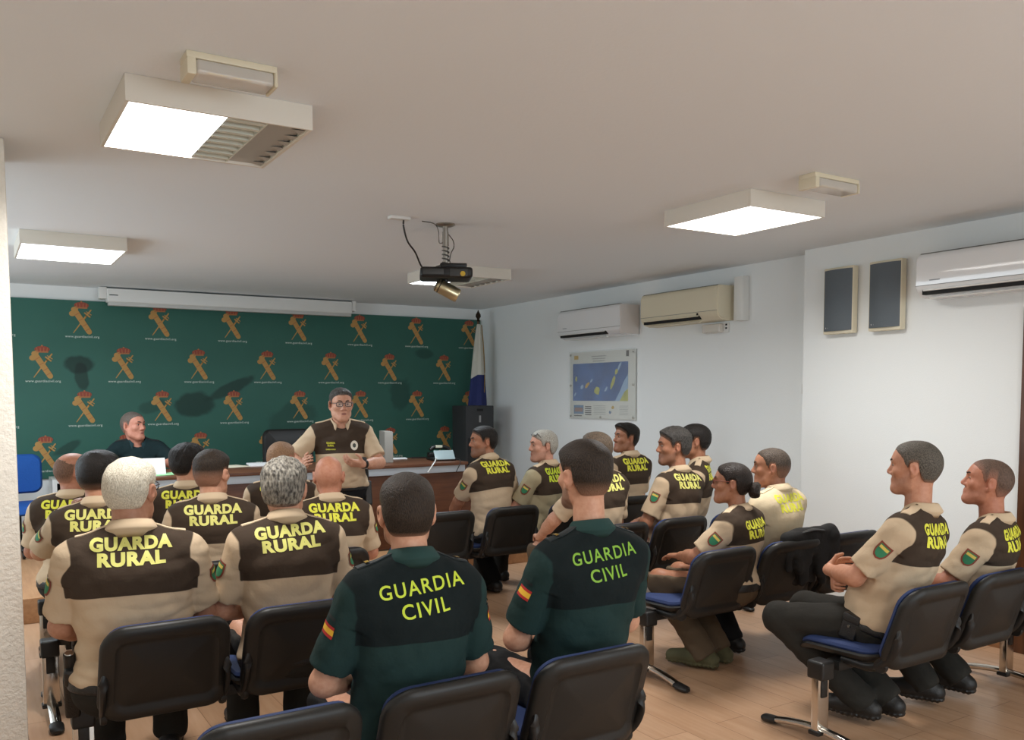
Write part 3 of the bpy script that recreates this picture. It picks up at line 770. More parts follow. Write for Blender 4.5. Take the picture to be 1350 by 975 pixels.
tag(b.done('cable', M_BLACK), 'thin black cable hanging over the right end of the desk', 'cable')
# ring binder standing on the desk
t = thing('ring_binder', 'tall pale grey ring binder standing on the desk behind the speaker', 'binder', (3.40, 7.72, DZ), R(-12))
B().box(-.04, .04, -.13, .13, 0, .295, .006).done('cover', mat('pale_grey_board', (150, 146, 138), rough=.6), t)
B().box(-.028, .028, .125, .134, .004, .288, .001).done('pages', M_PAPER, t)
# black high-back office chair behind the desk
def office_chair(name, label, loc, rz, mb, wd, z0, z1, ms, seat_z, arms=False, high=True):
    t = thing(name, label, 'office chair', loc, rz)
    def bend(u, v, d): return (u, d + .03 * (u / (wd / 2)) ** 2 - .04 * v, (z0 + z1) / 2 + v)
    bk = shell(wd, z1 - z0, .08, [(.15, -.02), (.02, -.02), (0, -.005), (0, .02), (.02, .05), (.15, .06)], bend, 'backrest', mb, t)
    bk.location = (0, -.26, 0)
    def sbend(u, v, d): return (u, v, seat_z - .05 + d - .02 * max(0, v / .22) ** 2)
    shell(wd + .03, .46, .09, [(.2, -.02), (.02, -.02), (0, 0), (.01, .04), (.04, .055), (.2, .06)], sbend, 'seat', mb, t)
    b = B(); b.sweep(spline([(0, -.27, z0 + .10), (0, -.30, seat_z), (0, -.22, seat_z - .09), (0, 0, seat_z - .09)]), .028, 10, sx=1.5, sy=.5); b.done('back_support', M_BLACK, t)
    b = B(); b.sweep([(0, 0, seat_z - .08), (0, 0, .10)], .025, 12); b.done('gas_column', M_BLACK, t)
    b = B()
    for k in range(5):
        a = 2 * PI * k / 5 + .3; c, s = math.cos(a), math.sin(a)
        b.sweep([(0, 0, .11), (.15 * c, .15 * s, .09), (.28 * c, .28 * s, .065)], [.028, .022, .016], 8)
        b.lathe([(.002, -.012), (.026, -.012), (.028, 0), (.026, .012), (.002, .012)], 14, Matrix.Translation((.28 * c, .28 * s, .029)) @ Matrix.Rotation(a, 4, 'Z') @ Matrix.Rotation(PI / 2, 4, 'X'))
    b.done('star_base', M_BLACK, t)
    return t
office_chair('office_chair', 'black high back office chair behind the desk beside the speaker', (2.78, 8.55, .18), PI, M_LEATHER, .52, .52, 1.08, M_LEATHER, .47)
office_chair('office_chair', 'bright blue office chair at far left before the green banner', (.36, 8.95, .18), R(185), M_BRIGHTBLUE, .47, .53, .89, M_BRIGHTBLUE, .46)
# low open white cabinet by the wall
t = thing('open_cabinet', 'small white open cabinet beside the blue office chair', 'cabinet', (.86, 9.42, .18))
b = B(); b.box(-.20, -.16, -.2, .2, 0, .64, .003); b.box(.16, .20, -.2, .2, 0, .64, .003); b.box(-.16, .16, -.2, .2, .60, .64, .003); b.box(-.16, .16, -.2, .2, 0, .04, .003); b.box(-.16, .16, -.2, .2, .30, .32, .002); b.done('carcass', M_WHITEPL, t)
B().box(-.16, .16, .16, .18, .04, .60, 0).done('back_panel', M_DARK, t)
# black floor loudspeaker cabinet in the corner
t = thing('floor_speaker', 'tall black loudspeaker cabinet in the corner under the flag', 'speaker', (5.135, 9.1, .18))
B().box(-.19, .19, -.17, .17, 0, 1.295, .01).done('cabinet', mat('charcoal_cabinet', (44, 45, 47), rough=.55), t)
B().box(-.165, .165, -.178, -.168, .05, .92, .006).done('grille', mat('black_grille', (30, 31, 33), rough=.7, bump=.3, bscale=600), t)
B().box(-.012, .012, -.174, -.169, 1.10, 1.18, .001).done('label_plate', mat('pale_plate', (150, 150, 150)), t)
B().box(-.04, .04, -.174, -.169, 1.23, 1.26, .004).done('handle', M_DARK, t)
# flag on its pole
t = thing('flag', 'white and blue flag hanging furled on a wooden pole in the corner', 'flag', (5.40, 9.42, .18))
b = B(); b.lathe([(.002, 0), (.15, 0), (.15, .02), (.05, .045), (.03, .06), (.002, .06)], 24); b.done('pole_base', M_GOLD, t)
b = B(); b.sweep([(0, 0, .05), (0, 0, 2.33)], .015, 12); b.done('pole', wood('pole_wood', (104, 74, 40), (80, 54, 28), scale=(12, 12, 1)), t)
b = B(); b.lathe([(.002, 2.32), (.022, 2.325), (.026, 2.335), (.014, 2.35), (.02, 2.365), (.034, 2.385), (.03, 2.41), (.012, 2.445), (.001, 2.47)], 18); b.done('finial', mat('dark_bronze', (58, 50, 38), rough=.35, metal=.7), t)
V, F = [], []; nu, nv = 40, 30; fold = []
for j in range(nv + 1):
    v = j / nv; z = 2.29 - 1.45 * v
    for i in range(nu + 1):
        u = i / nu; wdt = .018 + .115 * min(1, v * 1.15) ** .8
        a = u * 2 * PI
        rr = wdt * (1 + .30 * math.cos(5 * a + v * 1.5) + .12 * math.cos(9 * a))
        V.append((-.012 + rr * math.cos(a) * .95 - .05 * v, rr * math.sin(a) * .55 - .03, z))
        fold.append(.95 - 1.55 * v + .40 * (math.cos(a) * .5 + .5) * v - .12)
for j in range(nv):
    for i in range(nu): F.append((j * (nu + 1) + i, j * (nu + 1) + i + 1, (j + 1) * (nu + 1) + i + 1, (j + 1) * (nu + 1) + i))
m = mat('flag_cloth', (214, 210, 196), rough=.8); attr_mix(m, 'white_part', (206, 204, 192), (34, 44, 98))
mk('flag_cloth', V, F, m, t, True, attrs={'white_part': [-(2.29 - p[2] - .62 - .55 * max(0, -(p[0] + .05))) for p in V]})
b = B(); b.sweep(spline([(.03, -.03, 2.28), (.045, -.05, 2.0), (.06, -.05, 1.7), (.05, -.05, 1.45)]), .006, 8); b.done('gold_cord', mat('gold_cord', (150, 120, 60), rough=.7), t)
B().lathe([(.017, 2.24), (.022, 2.25), (.022, 2.28), (.017, 2.29)], 16).done('gold_ring', M_GOLD, t)

# ------------------------------------------------------------------ people: distance-field modelling
class Field:
    def __init__(s, lo, hi, h):
        s.h = h; s.lo = np.array(lo, np.float32)
        s.n = np.ceil((np.array(hi) - s.lo) / h).astype(int) + 1
        s.F = np.full(tuple(s.n), 1.0, np.float32)
        s.ax = [(s.lo[i] + h * np.arange(s.n[i])).astype(np.float32) for i in range(3)]
    def sub(s, lo, hi):
        a = np.clip(np.floor((np.array(lo) - s.lo) / s.h).astype(int), 0, s.n); b = np.clip(np.ceil((np.array(hi) - s.lo) / s.h).astype(int) + 1, 0, s.n)
        if np.any(b <= a): return None, None
        sl = tuple(slice(a[i], b[i]) for i in range(3))
        g = (s.ax[0][sl[0]][:, None, None], s.ax[1][sl[1]][None, :, None], s.ax[2][sl[2]][None, None, :])
        return sl, g
    def grid(s): return (s.ax[0][:, None, None], s.ax[1][None, :, None], s.ax[2][None, None, :])
    def add(s, p, infl=0.0):
        k = p.get('k', .02); m = infl + k + 3 * s.h + .01
        lo, hi = bbox(p)
        sl, g = s.sub(lo - m, hi + m)
        if sl is None: return
        d = pdist(p, g) - infl
        A = s.F[sl]
        if p.get('op') == 's':
            h = np.clip(k - np.abs(-d - A), 0, None); s.F[sl] = np.maximum(A, -d) + h * h / (4 * k)
        else:
            h = np.clip(k - np.abs(d - A), 0, None); s.F[sl] = np.minimum(A, d) - h * h / (4 * k)
    def mesh(s):
        F = s.F; I = F < 0
        c = sum(I[i:I.shape[0] - 1 + i, j:I.shape[1] - 1 + j, k:I.shape[2] - 1 + k].astype(np.int8) for i in (0, 1) for j in (0, 1) for k in (0, 1))
        cell = np.argwhere((c > 0) & (c < 8))
        if len(cell) == 0: return np.zeros((0, 3)), np.zeros((0, 4), int)
        idx = np.full(c.shape, -1, np.int64); idx[tuple(cell.T)] = np.arange(len(cell))
        acc = np.zeros((len(cell), 3)); cnt = np.zeros(len(cell))
        cs = [(i, j, k) for i in (0, 1) for j in (0, 1) for k in (0, 1)]
        val = {q: F[cell[:, 0] + q[0], cell[:, 1] + q[1], cell[:, 2] + q[2]] for q in cs}
        for q in cs:
            for a in range(3):
                if q[a]: continue
                r = list(q); r[a] = 1; r = tuple(r)
                v0, v1 = val[q], val[r]; m = (v0 < 0) != (v1 < 0)
                t = v0[m] / (v0[m] - v1[m]); P = np.tile(np.array(q, float), (m.sum(), 1)); P[:, a] = t
                acc[m] += P; cnt[m] += 1
        V = (cell + acc / cnt[:, None]) * s.h + s.lo
        Q = []
        for a in range(3):
            b, c2 = (a + 1) % 3, (a + 2) % 3
            s0 = [slice(1, -1)] * 3; s1 = [slice(1, -1)] * 3; s0[a] = slice(0, -1); s1[a] = slice(1, None)
            A0, A1 = I[tuple(s0)], I[tuple(s1)]; x = np.argwhere(A0 != A1)
            if len(x) == 0: continue
            fl = A0[tuple(x.T)]; off = np.ones(3, int); off[a] = 0; x = x + off
            def g(db, dc):
                y = x.copy(); y[:, b] += db; y[:, c2] += dc; return idx[tuple(y.T)]
            q = np.stack([g(-1, -1), g(0, -1), g(0, 0), g(-1, 0)], 1)
            q[~fl] = q[~fl][:, ::-1]; Q.append(q)
        return V, np.concatenate(Q)
def bbox(p):
    if p['t'] == 'c':
        r = max(p['ra'], p['rb'])
        pts = np.array([p['a'], p['b']])
        return pts.min(0) - r * p.get('ext', 1), pts.max(0) + r * p.get('ext', 1)
    r = np.max(np.abs(p['r'])); return p['c'] - r, p['c'] + r
def pdist(p, g):
    x, y, z = g
    if p['t'] == 'c':
        a, b = p['a'], p['b']; M = p.get('M')
        if M is None:
            ba = b - a; bb = max(float(ba @ ba), 1e-9)
            X, Y, Z = x - a[0], y - a[1], z - a[2]
            t = np.clip((X * ba[0] + Y * ba[1] + Z * ba[2]) / bb, 0, 1)
            d = np.sqrt((X - t * ba[0]) ** 2 + (Y - t * ba[1]) ** 2 + (Z - t * ba[2]) ** 2)
            return d - (p['ra'] + (p['rb'] - p['ra']) * t)
        s = p['s']; X, Y, Z = x - a[0], y - a[1], z - a[2]
        q = [(X * M[0, i] + Y * M[1, i] + Z * M[2, i]) / s[i] for i in range(3)]
        ba = ((b - a) @ M) / s; bb = max(float(ba @ ba), 1e-9)
        t = np.clip((q[0] * ba[0] + q[1] * ba[1] + q[2] * ba[2]) / bb, 0, 1)
        q = [q[i] - t * ba[i] for i in range(3)]
        L = np.sqrt(q[0] ** 2 + q[1] ** 2 + q[2] ** 2) + 1e-6
        G = np.sqrt((q[0] / s[0]) ** 2 + (q[1] / s[1]) ** 2 + (q[2] / s[2]) ** 2) + 1e-6
        return (L - (p['ra'] + (p['rb'] - p['ra']) * t)) * L / G
    c, r = p['c'], p['r']; M = p.get('M')
    X, Y, Z = x - c[0], y - c[1], z - c[2]
    if M is not None: X, Y, Z = [X * M[0, i] + Y * M[1, i] + Z * M[2, i] for i in range(3)]
    L = np.sqrt((X / r[0]) ** 2 + (Y / r[1]) ** 2 + (Z / r[2]) ** 2) + 1e-6
    G = np.sqrt((X / r[0] ** 2) ** 2 + (Y / r[1] ** 2) ** 2 + (Z / r[2] ** 2) ** 2) + 1e-6
    return (L - 1) * L / G
def dist_at(prims, V, infl=0.0):
    g = (V[:, 0], V[:, 1], V[:, 2]); return np.min([pdist(p, g) for p in prims], 0) - infl

def rotx(a): c, s = math.cos(a), math.sin(a); return np.array([[1, 0, 0], [0, c, -s], [0, s, c]])
def roty(a): c, s = math.cos(a), math.sin(a); return np.array([[c, 0, s], [0, 1, 0], [-s, 0, c]])
def rotz(a): c, s = math.cos(a), math.sin(a); return np.array([[c, -s, 0], [s, c, 0], [0, 0, 1]])
class Fr:
    """local frame: makes capsule / ellipsoid primitives given in its coordinates"""
    def __init__(s, o, M, sc=(1, 1, 1)): s.o = np.array(o, float); s.M = M; s.sc = np.array(sc, float)
    def p(s, v): return s.o + s.M @ (np.array(v, float) * s.sc)
    def c(s, a, b, ra, rb=None, k=.02, sq=None, op='u'):
        d = dict(t='c', a=s.p(a), b=s.p(b), ra=ra, rb=ra if rb is None else rb, k=k, op=op)
        if sq is not None: d['M'] = s.M; d['s'] = np.array(sq, float); d['ext'] = max(sq)
        return d
    def e(s, c, r, k=.02, op='u', rot=None):
        return dict(t='e', c=s.p(c), r=np.array(r, float), M=s.M if rot is None else s.M @ rot, k=k, op=op)
    def inv(s, V): return ((V - s.o) @ s.M) / s.sc
def cap(a, b, ra, rb=None, k=.02, op='u'):
    return dict(t='c', a=np.array(a, float), b=np.array(b, float), ra=ra, rb=ra if rb is None else rb, k=k, op=op)
def unit(v): v = np.array(v, float); return v / (np.linalg.norm(v) + 1e-9)
def ik(S, W, l1, l2, pole):
    d = W - S; D = np.linalg.norm(d)
    if D > (l1 + l2) * .995: W = S + d / D * (l1 + l2) * .995; d = W - S; D = np.linalg.norm(d)
    if D < abs(l1 - l2) + .05: D = abs(l1 - l2) + .05; W = S + unit(d) * D; d = W - S
    u = d / D; x = (l1 * l1 - l2 * l2 + D * D) / (2 * D); h = math.sqrt(max(l1 * l1 - x * x, 1e-6))
    pl = np.array(pole, float); pl = unit(pl - u * (pl @ u))
    return S + u * x + pl * h, W
def noise3(V, f, seed=0):
    rs = np.random.RandomState(seed); o = 0
    for _ in range(6):
        k = rs.randn(3); k = k / np.linalg.norm(k) * f * rs.uniform(.6, 1.6); o = o + np.sin(V[..., 0] * k[0] + V[..., 1] * k[1] + V[..., 2] * k[2] + rs.uniform(0, 6.28))
    return o / 6.0

def hand(W, d, n, side, curl=.5, thumb=.6, sc=1.0, spread=.06):
    """palm at wrist W, d finger direction, n palm normal (fingers curl toward n), side = direction of the thumb"""
    d = unit(d); n = unit(np.array(n) - d * (np.array(n) @ d)); s = unit(np.array(side) - d * (np.array(side) @ d) - n * (np.array(side) @ n))
    P = []; q = lambda a, b, c: W + (d * a + s * b + n * c) * sc
    for b in (-.026, -.009, .009, .026): P.append(cap(q(.005, b * .55, 0), q(.088 - abs(b) * .25, b, 0), .0145 * sc, .0125 * sc, .012))
    P.append(cap(q(.02, .022, .006), q(.06, .02, .004), .014 * sc, .012 * sc, .012))
    for b, L, r in ((.027, .92, .0088), (.009, 1.0, .0090), (-.010, .95, .0086), (-.028, .76, .0078)):
        a = q(.084 - abs(b) * .2, b, 0); ang = 0.0; dirv = d + s * b * spread * 20
        for l, c in ((.042, curl * .9), (.026, curl * 1.1), (.021, curl * .7)):
            ang += c; v = unit(dirv) * math.cos(ang) + n * math.sin(ang); e = a + v * l * L * sc
            P.append(cap(a, e, r * sc, r * .93 * sc, .004)); a = e; r *= .93
    a = q(.022, .030, .006)
    v = unit(d * .62 + s * (.9 * thumb + .15) + n * .35); e = a + v * .042 * sc; P.append(cap(a, e, .0125 * sc, .0105 * sc, .01))
    v = unit(d * .9 + s * .25 * thumb + n * (.2 + .5 * curl)); e2 = e + v * .034 * sc; P.append(cap(e, e2, .0105 * sc, .0085 * sc, .004))
    return P

def head_prims(H, s=1.0, fat=1.0, nose=1.0, brow=1.0):
    """face looks along +y of the frame; origin between the ears; s scales"""
    P = []
    E = lambda c, r, k=.02, op='u', rot=None: P.append(H.e(np.array(c) * s, np.array(r) * s, k * s, op, rot))
    C = lambda a, b, ra, rb=None, k=.02, op='u': P.append(H.c(np.array(a) * s, np.array(b) * s, ra * s, (ra if rb is None else rb) * s, k * s, None, op))
    E((0, -.012, .036), (.0755, .096, .084))
    E((0, -.048, .010), (.066, .058, .066), .03)
    E((0, .032, -.020), (.060 * fat, .062, .080), .03)
    E((0, .030, .050), (.062, .060, .050), .03)
    E((0, .050, -.072), (.040 * fat, .038, .042), .03)
    C((-.014, .079, -.096), (.014, .079, -.096), .0165, .0165, .028)
    for q in (-1, 1):
        C((q * .054 * fat, .004, -.038), (q * .046 * fat, .020, -.070), .018, .015, .03)
        C((q * .046 * fat, .020, -.070), (q * .016, .070, -.096), .015, .015, .03)
        E((q * .043, .062, -.014), (.022 * fat, .020, .018), .022)
        C((q * .010, .088, .036), (q * .040, .074, .034), .0095 * brow, .010 * brow, .016)
        E((q * .031, .096, .014), (.0175, .014, .0125), .014, 's')
        E((q * .031, .0745, .014), (.0125, .0125, .0115), .004)
        E((q * .0155, .095, -.026), (.0085 * nose, .010, .0075), .008)
        # ear: outer rim, lobe, hollow
        er = rotz(q * R(-30)) @ rotx(R(-12))
        E((q * .0835, -.012, .002), (.0085, .0195, .033), .006, 'u', er)
        E((q * .0785, -.004, -.027), (.008, .010, .012), .006)
        E((q * .0925, -.009, .004), (.006, .0105, .018), .004, 's', er)
    C((0, .086, .024), (0, .106 * nose ** .3, -.016), .0085, .0115 * nose, .012)
    E((0, .107 * nose ** .3, -.021), (.0115 * nose, .010, .0095), .008)
    E((0, .0905, -.052), (.022, .0080, .0060), .010); E((0, .0890, -.0645), (.019, .0080, .0065), .010)
    return P

HAIRLINE_Y = [-.13, -.085, -.05, -.034, -.028, .006, .014, .026, .036, .048, .062, .074, .084, .12]
HAIRLINE_Z = [-.058, -.064, -.058, -.030, .026, .028, .004, .006, .034, .050, .057, .068, .076, .087]
HAIR_MATS = {}
def hair_mat(c1, c2, fade, strand=260.0, rough=.5, contrast=(.35, .65)):
    key = (c1, c2, fade, strand)
    if key in HAIR_MATS: return HAIR_MATS[key]
    m = bpy.data.materials.new('hair'); m.use_nodes = True
    nt = m.node_tree; b = nt.nodes['Principled BSDF']; b.inputs['Roughness'].default_value = rough; b.inputs['Specular IOR Level'].default_value = .22
    tc = nt.nodes.new('ShaderNodeTexCoord'); mp = nt.nodes.new('ShaderNodeMapping'); mp.inputs['Scale'].default_value = (1, .55, .35)
    nt.links.new(tc.outputs['Object'], mp.inputs[0])
    n = nt.nodes.new('ShaderNodeTexNoise'); n.inputs['Scale'].default_value = strand; n.inputs['Detail'].default_value = 3
    nt.links.new(mp.outputs[0], n.inputs['Vector'])
    mr = nt.nodes.new('ShaderNodeMapRange'); mr.inputs['From Min'].default_value = contrast[0]; mr.inputs['From Max'].default_value = contrast[1]
    nt.links.new(n.outputs['Fac'], mr.inputs['Value'])
    mx = nt.nodes.new('ShaderNodeMix'); mx.data_type = 'RGBA'; mx.inputs['A'].default_value = lin(c1); mx.inputs['B'].default_value = lin(c2)
    nt.links.new(mr.outputs[0], mx.inputs['Factor'])
    a = nt.nodes.new('ShaderNodeAttribute'); a.attribute_name = 'fade'
    mx2 = nt.nodes.new('ShaderNodeMix'); mx2.data_type = 'RGBA'; mx2.inputs['B'].default_value = lin(fade)
    nt.links.new(a.outputs['Fac'], mx2.inputs['Factor']); nt.links.new(mx.outputs['Result'], mx2.inputs['A'])
    nt.links.new(mx2.outputs['Result'], b.inputs['Base Color'])
    bp = nt.nodes.new('ShaderNodeBump'); bp.inputs['Strength'].default_value = .8; bp.inputs['Distance'].default_value = .006
    nt.links.new(n.outputs['Fac'], bp.inputs['Height']); nt.links.new(bp.outputs[0], b.inputs['Normal'])
    HAIR_MATS[key] = m; return m
SKIN = {}
def skin_mat(c, beard=(88, 70, 60)):
    key = (c, beard)
    if key in SKIN: return SKIN[key]
    m = mat('skin_%d' % len(SKIN), c, rough=.5, spec=.4, noise=.05, nscale=60, rgb2=(int(c[0] * .96), int(c[1] * .92), int(c[2] * .90)), bump=.06, bscale=350)
    nt = m.node_tree; b = nt.nodes['Principled BSDF']
    b.inputs['Subsurface Weight'].default_value = 0.0
    for at, col, amt in (('lip', (164, 92, 84), .75), ('beard', beard, .75), ('flush', (190, 112, 92), .5)):
        prev = b.inputs['Base Color'].links[0].from_socket
        a = nt.nodes.new('ShaderNodeAttribute'); a.attribute_name = at
        mu = nt.nodes.new('ShaderNodeMath'); mu.operation = 'MULTIPLY'; mu.inputs[1].default_value = amt
        nt.links.new(a.outputs['Fac'], mu.inputs[0])
        mx = nt.nodes.new('ShaderNodeMix'); mx.data_type = 'RGBA'; mx.inputs['B'].default_value = lin(col)
        nt.links.new(mu.outputs[0], mx.inputs['Factor']); nt.links.new(prev, mx.inputs['A']); nt.links.new(mx.outputs['Result'], b.inputs['Base Color'])
    SKIN[key] = m; return m

C_BROWN, C_BEIGE = (66, 54, 44), (198, 175, 146)
C_GCDARK, C_GCGREEN = (20, 28, 29), (33, 53, 51)
def cloth(name, pos, neg, attr='yoke'):
    if name in MATS: return MATS[name]
    m = mat(name, pos, rough=.9, spec=.2, bump=.35, bscale=26)
    attr_mix(m, attr, pos, neg)
    nt = m.node_tree                         # fine weave on top of the soft folds
    return m
M_SHIRT = cloth('brown_and_beige_shirt', C_BROWN, C_BEIGE)
M_SHIRTGC = cloth('dark_green_shirt', C_GCDARK, C_GCGREEN)
M_SHIRTPLAIN = mat('plain_beige_shirt', (214, 196, 164), rough=.9, spec=.2, bump=.35, bscale=26)
M_SHIRTOLIVE = cloth('brown_and_khaki_shirt', C_BROWN, (168, 156, 126))
M_SHIRTDK = mat('dark_green_uniform', (22, 38, 40), rough=.9, spec=.2, bump=.3, bscale=26)
M_COLLAR = mat('beige_collar', (206, 183, 153), rough=.9, spec=.2)
M_COLLARGC = mat('green_collar', (42, 66, 63), rough=.9, spec=.2)
M_COLLARDK = mat('navy_green_collar', (36, 56, 60), rough=.9, spec=.2)
M_TROUSER = mat('dark_olive_trousers', (44, 42, 38), rough=.9, spec=.2, bump=.4, bscale=22)
M_TROUSERK = mat('khaki_brown_trousers', (92, 78, 62), rough=.9, spec=.2, bump=.4, bscale=22)
M_TROUSERB = mat('black_trousers', (26, 26, 27), rough=.9, spec=.2, bump=.4, bscale=22)
M_BOOT = mat('black_boot_leather', (24, 23, 22), rough=.5, bump=.15, bscale=120)
M_BOOTK = mat('olive_canvas_boot', (84, 82, 56), rough=.85, bump=.2, bscale=120)
M_YELLOW = mat('yellow_print', (226, 224, 70), rough=.6)
M_YELLOWPALE = mat('pale_yellow_print', (222, 218, 120), rough=.6)
M_GREENPRINT = mat('yellow_green_print', (196, 214, 50), rough=.6)
M_GREENPRINT2 = mat('leaf_green_print', (130, 178, 48), rough=.6)
M_BADGE_R = mat('badge_red_border', (130, 60, 44), rough=.8)
M_BADGE_G = mat('badge_green', (48, 122, 84), rough=.8)
M_BADGE_Y = mat('badge_yellow', (214, 190, 90), rough=.8)
M_FLAG_R = mat('flag_red', (176, 40, 36), rough=.8)
M_FLAG_Y = mat('flag_yellow', (232, 180, 50), rough=.8)
M_GLASSF = mat('dark_spectacle_frame', (36, 30, 30), rough=.3)
M_EYE = mat('eye_white', (150, 138, 128), rough=.2)
M_IRIS = mat('eye_iris', (44, 30, 22), rough=.2)

def conform(bvh, pts2, o, ex, ey, dr, off, reach=.6):
    """pts2 (n,2) laid on plane o + x ex + y ey, dropped along dr on to the surface and lifted by off"""
    out = np.zeros((len(pts2), 3)); last = None
    dv = Vector(dr).normalized()
    for i, (x, y) in enumerate(pts2):
        q = o + ex * x + ey * y
        h = bvh.ray_cast(Vector(q), dv, reach)
        if h[0] is not None: last = (Vector(h[0]) - Vector(q)).dot(dv); out[i] = np.array(h[0]) - np.array(dv) * off
        else: out[i] = q + np.array(dv) * ((last if last is not None else reach * .5) - off)
    return out
def grid2(w, h, nx, ny):
    V = [((i / nx - .5) * w, (j / ny - .5) * h) for j in range(ny + 1) for i in range(nx + 1)]
    F = [(j * (nx + 1) + i, j * (nx + 1) + i + 1, (j + 1) * (nx + 1) + i + 1, (j + 1) * (nx + 1) + i) for j in range(ny) for i in range(nx)]
    return np.array(V), F
def thick(V, F, dr, t):
    """closed slab from a conformed sheet: bottom copy pushed along dr"""
    n = len(V); V2 = np.concatenate([V, V + np.array(dr) * t]); F = [tuple(f) for f in F]
    ed = {}
    for f in F:
        for a, b in zip(f, f[1:] + f[:1]): ed[(a, b)] = 1
    out = list(F) + [tuple(reversed([q + n for q in f])) for f in F]
    for a, b in ed:
        if (b, a) not in ed: out.append((b, a, a + n, b + n))
    return V2, out

MAN = np.array((2.40, 6.25))
PEOPLE = []
def person(label, top, Y, yaw=None, lean=2.0, side=0.0, look=None, hp=0.0, ht=0.0, dyaw=0.0, wd=1.0, belly=.6, hs=1.0, fat=1.0, nose=1.0,
           skin=(196, 148, 118), beard=0.0, hair=None, uni='gr', text=True, arms='lap', legs='sit', pelvis=.50, res=.0065, zline=.335, sleeve=.80,
           trousers=None, boots=None, patch=True, epaul=True, flag=False, badges=False, glasses=None, hipgear=None, hands=True, torsoL=None, group=None, neck=1.0,
           boot_res=None, twist=0.0, text_z=.522, text_dx=0.0, watch=None, name='person', text_mat=None, text_rot=0.0, mouth=False, up=0.0):
    """top = pixel of the crown of the head in the photo, Y = depth of the head from the camera along the room"""
    tw = at_y(top[0], top[1], Y)
    if look is None: look = MAN
    yw = math.atan2(-(look[0] - tw[0]), look[1] - tw[1])           # heading of the gaze, 0 = +Y
    byaw = yw * .25 if yaw is None else R(yaw)
    hy = yw - byaw + R(dyaw)
    ln = R(lean - (5.0 if legs != 'stand' and uni != 'dark' else 0)); sd = R(side)
    MT = roty(sd) @ rotx(-ln) @ rotz(R(twist))                      # forward lean tips +z toward +y
    Lz = torsoL or (tw[2] - pelvis - .222 * hs - up) / (.60 * math.cos(ln) * math.cos(sd))
    T = Fr((0, 0, pelvis), MT, (wd ** .5, 1, Lz))
    w = wd
    # torso
    TP = [T.c((-.065, -.02, .0), (.065, -.02, .0), .118 * w, None, .04, (1, .92, .9)),
          T.c((0, 0, .04), (0, .005, .25), .152 * w, .150 * w, .05, (1, .72, .45)),
          T.c((0, .0, .25), (0, -.015, .40), .152 * w, .172 * w, .06, (1, .64, .40)),
          T.e((0, -.045, .375), (.150 * w, .075, .13 * Lz), .06),
          T.c((-.125, -.02, .468), (.125, -.02, .468), .060, None, .05),
          T.e((0, .045 + .03 * belly, .13), (.135 * w, .075 + .06 * belly, .13), .06)]
    for q in (-1, 1): TP.append(T.c((q * .03, -.025, .553), (q * .14, -.02, .484), .034, .046, .06))
    HC = T.p((0, .0, .60)) + rotz(hy * .3) @ (np.array((0, .03, .102)) * hs + np.array((0, 0, up)))
    MH = rotz(hy) @ rotx(R(hp)) @ roty(R(ht))
    H = Fr(HC, MH)
    NK = [cap(T.p((0, -.02, .47)), H.p((0, -.022 * hs, -.035)), .060 * neck * hs ** .5, .055 * neck * hs ** .5, .03)]
    # legs
    pk = {}
    def hipj(q): return T.p((q * .085, .0, .0))
    LG = []; BT = {-1: [], 1: []}; ANK = {}
    for q in (-1, 1):
        L = legs if isinstance(legs, str) else legs.get(q, 'sit')
        if L == 'sit': kn, an = (q * .13, .44, .515), (q * .13, .47, .10)
        elif L == 'tuck': kn, an = (q * .13, .44, .505), (q * .11, .27, .12)
        elif L == 'stand': kn, an = (q * .10, .03, .48), (q * .105, -.01, .09)
        else: kn, an = L
        kn, an = np.array(kn, float), np.array(an, float); h = hipj(q); ANK[q] = (kn, an)
        if legs != 'stand': h = h + np.array((0, .02, 0))
        LG.append(cap(h, kn, .092 * w ** .5, .064, .05)); LG.append(cap(kn, an, .062, .050, .03)); LG.append(cap(kn, an + (kn - an) * .5, .058, .064, .03)); LG.append(cap(an + (kn - an) * .30, an, .060, .062, .03))
    # arms
    AR = []; SL = []; HN = []; arm = {}
    for q in (-1, 1):
        S = T.p((q * .172 * w ** .35, -.02, .462))
        A = arms if isinstance(arms, str) else arms.get(q, 'lap')
        kn = ANK[q][0]
        if A == 'lap': W = kn + np.array((-q * .04, -.19, .138)); pole = (q * 1.0, -.6, -.55); hd, hn, hsd = (-q * .25, 1, -.1), (0, 0, -1), (-q, 0, 0); cu = .22
        elif A == 'front': W = np.array((-q * .0 + q * .06, .26, pelvis + .16)); pole = (q * 1.0, -.35, -.6); hd, hn, hsd = (-q * .8, .6, 0), (0, -.2, -1), (0, .6, .6); cu = .4
        else:
            W = np.array(A[0], float); pole = A[1]; hd, hn, hsd = A[2], A[3], A[4]; cu = A[5] if len(A) > 5 else .5
        E_, W = ik(S, W, .285 * Lz ** .5, .255 * Lz ** .5, pole)
        arm[q] = (S, E_, W)
        AR += [cap(S, E_, .052 * w ** .3, .043 * w ** .3, .03), cap(E_, W, .043 * w ** .3, .028, .015), cap(E_, E_ + (W - E_) * .45, .041, .043, .02)]
        SL += [cap(S + np.array((0, 0, .004)), S + (E_ - S) * sleeve, .064 * w ** .3, .062 * w ** .3, .045)]
        if hands: HN += hand(W, hd, hn, hsd, cu, sc=1.0 * (hs ** .5))
    lb = label
    # ---- body (skin): one continuous surface
    HP = head_prims(H, hs, fat, nose)
    allp = TP + NK + LG + AR
    def bounds(ps, m=.03):
        bb = [bbox(p) for p in ps]; return np.min([b[0] for b in bb], 0) - m, np.max([b[1] for b in bb], 0) + m
    feet = []
